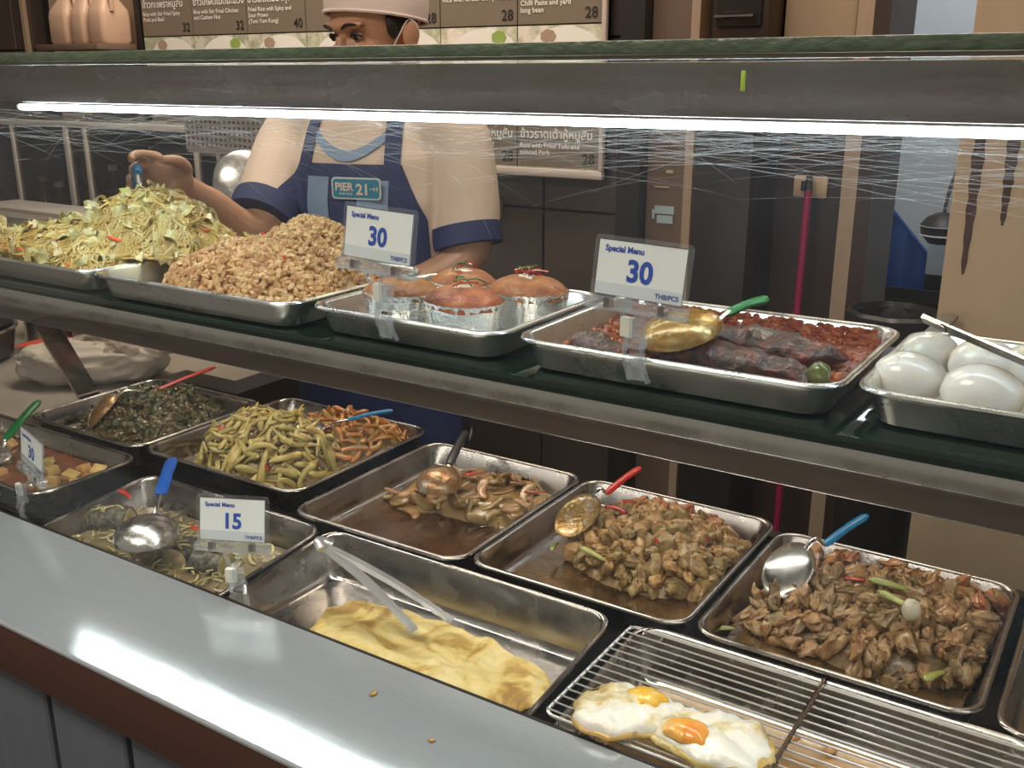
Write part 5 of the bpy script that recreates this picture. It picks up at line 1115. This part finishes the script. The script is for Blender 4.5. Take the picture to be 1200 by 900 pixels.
HF = unit(A(-0.12, -0.99, -0.26)); HL = unit(np.cross(UPZ, HF)); HU = np.cross(HF, HL); HX = [HL, HF, HU]
def hp(l, f, u): return hc+(HL*l+HF*f+HU*u)*HS
def hell(c, ax, r, sub=3): return ell(c, ax, np.array(r)*HS, sub)
Sr = A(-1.555, 1.590, H-0.115); Sl = A(-1.225, 1.675, H-0.115); ctr = (Sr+Sl)/2
el_r = onY(303, 266, 1.42); wr_r = onY(238, 232, 1.29); hd_r = onY(197, 210, 1.215)
el_l = ray(550, 292)*2.02+A(0, 0, H); wr_l = A(-1.30, 1.50, H-0.43)
prof = [(-0.78, 0.165, 0.115, -0.03), (-0.66, 0.165, 0.112, -0.03), (-0.50, 0.150, 0.102, -0.01), (-0.36, 0.155, 0.108, 0.0), (-0.24, 0.165, 0.112, 0.005), (-0.16, 0.160, 0.10, 0.0), (-0.10, 0.140, 0.082, -0.01), (-0.06, 0.085, 0.065, -0.012)]
def torso(k, dz=0):
    a = np.linspace(0, 2*math.pi, 28, endpoint=False)
    return loft([A(ctr[0], ctr[1], H+z+dz)+SF*o_+(np.sign(np.cos(a))*np.abs(np.cos(a))**0.85)[:, None]*SL*(w_+k)+np.sin(a)[:, None]*SF*(d_+k) for z, w_, d_, o_ in prof])
neck = limb([ctr+A(0, 0, 0.02)-SF*0.015, hp(0, -0.025, -0.09), hp(0, -0.02, -0.03)], [0.062, 0.055, 0.055])
head = [hell(hp(0, -0.012, 0.035), HX, (0.076, 0.096, 0.092)), hell(hp(0, 0.025, -0.035), HX, (0.062, 0.068, 0.082)), hell(hp(0, 0.045, -0.09), HX, (0.040, 0.042, 0.032)),
        hell(hp(0, 0.096, -0.032), HX, (0.015, 0.018, 0.020), 2), limb([hp(0, 0.088, 0.016), hp(0, 0.102, -0.028)], [0.010, 0.013], 10), hell(hp(0.0, 0.075, 0.034), HX, (0.055, 0.018, 0.012), 2),
        hell(hp(0.036, 0.066, -0.02), HX, (0.024, 0.022, 0.020), 2), hell(hp(-0.036, 0.066, -0.02), HX, (0.024, 0.022, 0.020), 2), hell(hp(0, 0.082, -0.068), HX, (0.024, 0.012, 0.008), 2)]
for s in (-1, 1): head += [hell(hp(0.079*s, -0.012, -0.010), HX, (0.008, 0.019, 0.031), 2), hell(hp(0.085*s, -0.020, 0.000), HX, (0.006, 0.014, 0.022), 2)]
def hand(wr, ctr_, fd, pn, curl, side):
    """wrist, palm centre, finger direction, palm normal"""
    fd = unit(fd); pn = unit(pn-fd*np.dot(pn, fd)); sd = side*np.cross(pn, fd); out = [limb([wr, wr+(ctr_-wr)*0.5, ctr_], [0.026, 0.026, 0.026], 12), ell(ctr_, [fd, sd, pn], (0.046, 0.043, 0.017))]
    for i, L_ in enumerate((0.068, 0.076, 0.071, 0.056)):
        k0 = ctr_+fd*0.036+sd*(0.033-0.022*i)*1.0; P_ = [k0-fd*0.012, k0]; ang = 0.25; p_ = k0
        for j, sl in enumerate((0.45, 0.32, 0.23)):
            ang += curl*(0.7 if j == 0 else 1.0)*(1 if i else 0.65); p_ = p_+(fd*math.cos(ang)+pn*math.sin(ang))*L_*sl; P_.append(p_)
        out.append(limb(P_, [0.0088, 0.0090, 0.0083, 0.0076, 0.0064], 10, 4))
    t0 = ctr_-fd*0.020+sd*0.034; t1 = t0+(fd*0.55+sd*0.45+pn*0.5)*0.034; t2 = t1+(fd*0.85+pn*0.5-sd*0.1)*0.030
    out.append(limb([t0-sd*0.012, t0, t1, t2], [0.012, 0.0125, 0.0105, 0.008], 10, 4)); return out
fdir = unit(onY(152, 192, 1.165)-hd_r); pnr = unit(A(0.62, -0.45, -0.35))
rh = hand(wr_r, hd_r, fdir, pnr, 0.78, -1)
lh = hand(wr_l, wr_l+A(-0.04, -0.05, -0.03), A(-0.5, -0.6, -0.5), A(-0.7, 0.5, -0.2), 0.3, 1)
legs = []
for s in (-1, 1):
    h0 = A(ctr[0], ctr[1], H-0.74)+SL*0.085*s-SF*0.03
    legs += [limb([h0, A(h0[0], h0[1], 0.48)+SF*0.02, A(h0[0], h0[1], 0.08)], [0.095, 0.062, 0.042]), ell(A(h0[0], h0[1], 0.035)+SF*0.06, [SL, SF, UPZ], (0.045, 0.12, 0.033), 2)]
M['skin'] = plain('tan_skin', (0.50, 0.27, 0.17), 0.45, sss=0.25, var=0.08, scale=30, bump=0.08, bscale=200)
body_vf = remesh([torso(0), neck]+head+[limb([Sr+SL*0.02, el_r, wr_r], [0.052, 0.042, 0.027]), limb([Sl-SL*0.02, el_l, wr_l], [0.052, 0.043, 0.027])]+rh+lh+legs, 0.0036, 2)
pr = thing('person', (ctr[0], ctr[1], 0), 'worker in cream shirt, navy apron, white cap and mask reaching into the noodles', 'person')
obj('body', body_vf, M['skin'], pr, sharp=180)
M['shirt'] = plain('cream_shirt', (0.66, 0.52, 0.42), 0.7, var=0.06, scale=12, bump=0.25, bscale=16)
M['navy'] = plain('navy_cloth', (0.022, 0.032, 0.11), 0.7, var=0.15, scale=20, bump=0.15, bscale=30)
M['apron_l'] = plain('light_blue_cloth', (0.20, 0.29, 0.44), 0.7, var=0.08, scale=20, bump=0.1, bscale=30)
M['trousers'] = plain('dark_trousers', (0.02, 0.02, 0.025), 0.7)
sr_end = Sr+(el_r-Sr)*0.88; sl_end = Sl+(el_l-Sl)*0.92
def sleeve(S0, E0, sgn):
    mid = S0+(E0-S0)*0.5+SL*sgn*0.012+A(0, 0, -0.004); return limb([S0-SL*sgn*0.06+A(0, 0, 0.015), S0+SL*sgn*0.008, mid, E0], [0.064, 0.068, 0.067, 0.064], 18)
shirt_vf = remesh([torso(0.024, 0.0), sleeve(Sr, sr_end, -1), sleeve(Sl, sl_end, 1), ell(ctr+A(0, 0, 0.015), [SL, SF, UPZ], (0.13, 0.075, 0.045)), limb([ctr+A(0, 0, 0.02)-SF*0.01, ctr+A(0, 0, 0.055)-SF*0.01], [0.08, 0.068])], 0.006, 4)
V, F = shirt_vf; V = V+0.003*np.array([mnoise.noise_vector(Vector((v[0]*16, v[1]*16, v[2]*5))) for v in V]); shirt_vf = (V, F)
obj('shirt', shirt_vf, M['shirt'], pr, sharp=180)
obj('trousers', remesh([limb([A(ctr[0], ctr[1], H-0.70)+SL*0.085*s-SF*0.03, A(ctr[0], ctr[1], 0.48)+SL*0.085*s-SF*0.01, A(ctr[0], ctr[1], 0.10)+SL*0.085*s-SF*0.03], [0.112, 0.082, 0.07]) for s in (-1, 1)], 0.008, 2), M['trousers'], pr, sharp=180)
for S0, E0, nm in ((Sr, sr_end, 'r'), (Sl, sl_end, 'l')):
    d = unit(E0-S0); obj('cuff_band', tube([E0-d*0.028, E0-d*0.01, E0+d*0.012], [0.071, 0.072, 0.071], 22, True), M['navy'], pr, label='navy cuff band')
bvh = BVHTree.FromPolygons([Vector(v) for v in shirt_vf[0]], shirt_vf[1])
def front(s, z, off=0.004):
    o_ = A(ctr[0], ctr[1], z)+SL*s+SF*0.6; h = bvh.ray_cast(Vector(o_), Vector(-SF))
    return (A(*h[0])+SF*off) if h[0] is not None else None
def patch(corner_fn, nu, nv, off):
    P = np.zeros((nu, nv, 3)); last = None
    for i in range(nu):
        for j in range(nv):
            s, z = corner_fn(i/(nu-1), j/(nv-1)); q = front(s, z, off)
            if q is None: q = front(s*0.85, z, off)
            if q is None: q = A(ctr[0], ctr[1], z)+SL*s+SF*0.06
            P[i, j] = q
    V, F = sheet(P); n0 = SF*0.0025; return join([(V, [f[::-1] for f in F]), (V-n0, F)])
BS = -0.005
bib = obj('apron', patch(lambda u, v: (BS+(-0.5+u)*(0.225+0.09*min(v*2.2, 1)), H-0.165-0.235*v), 26, 22, 0.006), M['navy'], pr, sharp=180)
def skirt():
    P = np.zeros((26, 16, 3))
    for i in range(26):
        for j in range(16):
            u, v = i/25, j/15; a = math.radians(-75+150*u); z = H-0.395-0.42*v
            P[i, j] = A(ctr[0], ctr[1], z)-SF*0.01+SL*math.sin(a)*(0.185+0.02*v)+SF*math.cos(a)*(0.142+0.02*v+0.004*math.sin(u*30))
    V, F = sheet(P); return join([(V, [f[::-1] for f in F]), (V*1.0-SF*0.003, F)])
obj('apron_skirt', skirt(), M['navy'], pr, sharp=180)
obj('apron_stripe', patch(lambda u, v: (BS-0.058+(u-0.5)*0.050, H-0.19-0.20*v), 8, 16, 0.009), M['apron_l'], pr, sharp=180)
obj('apron_stripe', patch(lambda u, v: (BS+0.062+(u-0.5)*0.062, H-0.195-0.20*v), 8, 16, 0.009), M['apron_l'], pr, sharp=180)
for s in (-1, 1): obj('apron_strap', patch(lambda u, v, s=s: (BS+s*(0.098-0.01*v)+(u-0.5)*0.03, H-0.185+0.115*v), 5, 14, 0.007), M['navy'], pr, sharp=180)
obj('collar_trim', patch(lambda u, v: (BS+(u-0.5)*0.17, H-0.095-0.045*math.sin(u*math.pi)-0.020*v), 16, 4, 0.006), M['apron_l'], pr, sharp=180)
bcen = front(0.028, H-0.2095, 0.016); M['badge'] = plain('teal_badge', (0.03, 0.22, 0.36), 0.4, var=0.08); M['badge_e'] = plain('pale_badge_rim', (0.62, 0.66, 0.62), 0.4)
def bplate(w_, h_, r, y0, y1):
    B_ = np.stack([SL, UPZ, SF]); return FlatVF(loft([rrect(-w_/2, w_/2, -h_/2, h_/2, r, z) @ B_+bcen for z in (y0, y1)]))
bd = obj('badge', bplate(0.105, 0.042, 0.008, 0, 0.002), M['badge_e'], pr, label='teal name badge with pale rim'); obj('badge_face', bplate(0.099, 0.036, 0.006, 0.002, 0.0026), M['badge'], bd)
M['badge_t'] = plain('peach_lettering', (0.75, 0.62, 0.50), 0.5)
obj('lettering', text_vf('PIER', 0.021, bcen+SF*0.0028-SL*0.045-UPZ*0.004, SL, UPZ, 0.03), M['badge_t'], bd, smooth=False)
obj('lettering', text_vf('21', 0.029, bcen+SF*0.0028+SL*0.0-UPZ*0.011, SL, UPZ, 0.03), M['badge_t'], bd, smooth=False)
obj('lettering', text_vf('food court', 0.0065, bcen+SF*0.0028-SL*0.036-UPZ*0.012, SL, UPZ, 0.02), M['badge_t'], bd, smooth=False)
q = bcen+SF*0.0028+SL*0.039; obj('pier_mark', [tube([q-SL*0.009, q+SL*0.008], 0.0009, 6), tube([q-UPZ*0.004, q+UPZ*0.004], 0.0009, 6), tube([q+SL*0.006-UPZ*0.005, q+SL*0.006+UPZ*0.005], 0.0008, 6)], M['badge_t'], bd)
# head wear and face
M['cap'] = plain('pinkish_white_cap', (0.74, 0.62, 0.58), 0.75, var=0.05, scale=14, bump=0.2, bscale=25); M['hair'] = plain('black_hair', (0.012, 0.010, 0.009), 0.45, bump=0.4, bscale=300)
V0, F0 = ico(4)
def shell(cf, r, test, amp=0.0, seed=1.0):
    L_ = V0*np.array(r); keep = np.array([test(*v) for v in L_]); W = hp(*cf)+HS*L_ @ np.array(HX)
    if amp: W = W+amp*vnoise(L_, 30, seed)
    F = [f for f in F0 if all(keep[i] for i in f)]; u_ = sorted({i for f in F for i in f}); mp = {o_: k for k, o_ in enumerate(u_)}
    return W[u_], [tuple(mp[i] for i in f) for f in F]
obj('hair', shell((0, -0.012, 0.035), (0.0795, 0.099, 0.095), lambda l, f, u: (f < 0.045 and u > -0.035-0.25*f-0.0*abs(l)) or u > 0.055), M['hair'], pr, sharp=180)
for s in (-1, 1): obj('sideburn', ell(hp(0.073*s, 0.022, 0.018), HX, (0.007, 0.014, 0.026), 2), M['hair'], pr, sharp=180)
def cap_rings(k):
    n = 60; th = np.linspace(0, 2*math.pi, n, endpoint=False); rl, rf, ru = 0.0885+k, 0.112+k, 0.100+k; R_ = []
    lo = np.zeros(n)
    for i, a_ in enumerate(th):
        x_ = np.linspace(-1.2, 1.2, 400); lo[i] = x_[np.argmax(ru*np.sin(x_) > -0.024+0.36*rf*np.cos(x_)*math.sin(a_))]
    for q in np.linspace(0, 0.995, 16):
        ph = lo+(math.pi/2-lo)*q; L_ = np.stack([rl*np.cos(ph)*np.cos(th), rf*np.cos(ph)*np.sin(th), ru*np.sin(ph)], 1)
        R_.append(hp(0, -0.020, 0.048)+HS*(L_ @ np.array(HX))+0.004*vnoise(L_, 28, 1.0)*min(q*3, 1))
    return R_
cap_o = obj('cap', loft(cap_rings(0), False, True), M['cap'], pr, sharp=180)
obj('cap_hem', tube(np.vstack([cap_rings(0.001)[0], cap_rings(0.001)[0][:1]]), 0.0035, 6, False), M['cap'], cap_o)
M['mask'] = plain('white_face_mask', (0.72, 0.70, 0.68), 0.7, var=0.03)
obj('face_mask', shell((0, 0.034, -0.050), (0.069, 0.088, 0.074), lambda l, f, u: f > 0.0 and u < 0.036-0.35*max(0.055-f, 0), 0.0015), M['mask'], pr, sharp=180)
for s in (-1, 1):
    obj('ear_loop', tube(spline([hp(0.064*s, 0.040, -0.035), hp(0.078*s, 0.012, 0.000), hp(0.086*s, -0.012, 0.022), hp(0.090*s, -0.028, 0.000), hp(0.080*s, -0.022, -0.03), hp(0.062*s, 0.030, -0.075)], 5), 0.0012, 6), M['mask'], pr)
M['eye'] = plain('shaded_eye_white', (0.42, 0.36, 0.33), 0.3, var=0.02); M['iris'] = plain('dark_iris', (0.015, 0.01, 0.008), 0.15)  # eye white darkened, so the shadow over the eyes sits in its colour
for s in (-1, 1):
    e = obj('eye', ell(hp(0.031*s, 0.073, 0.013), HX, (0.0135, 0.0085, 0.0065), 2), M['eye'], pr, sharp=180)
    obj('iris', ell(hp(0.031*s, 0.0795, 0.011), HX, (0.0068, 0.003, 0.0060), 2), M['iris'], e, sharp=180)
    obj('eyelid', tube(spline([hp(0.018*s, 0.078, 0.013), hp(0.031*s, 0.083, 0.0195), hp(0.045*s, 0.074, 0.012)], 5), 0.0026, 6), M['hair'], pr)
    obj('eyebrow', tube(spline([hp(0.014*s, 0.094, 0.030), hp(0.032*s, 0.092, 0.037), hp(0.052*s, 0.074, 0.031)], 5), [0.002, 0.0034, 0.0036, 0.0036, 0.0036, 0.0036, 0.0032, 0.0028, 0.002, 0.0015, 0.001], 6), M['hair'], pr)
# tongs in the hand
hb = onY(160, 204, 1.150); tip = onY(168, 262, 1.02)
ht = thing('serving_tongs', hb, 'blue-gripped tongs held in the worker hand over the noodles', 'tongs', 'tongs')
for s in (-1, 1):
    d = unit(tip-hb); sv_ = unit(np.cross(d, A(0.3, 1, 0)))
    obj('grip', limb([hb-d*0.022+sv_*0.006*s, hb+sv_*0.008*s, hb+d*0.03+sv_*0.010*s], [0.009, 0.010, 0.008], 10, 4), M['h_lblue'], ht)
    obj('arm', tube(spline([hb+d*0.028+sv_*0.010*s, hb+(tip-hb)*0.6+sv_*0.014*s, tip+sv_*0.006*s], 5), 0.004, 8, True, 0.5), M['tong'], ht)
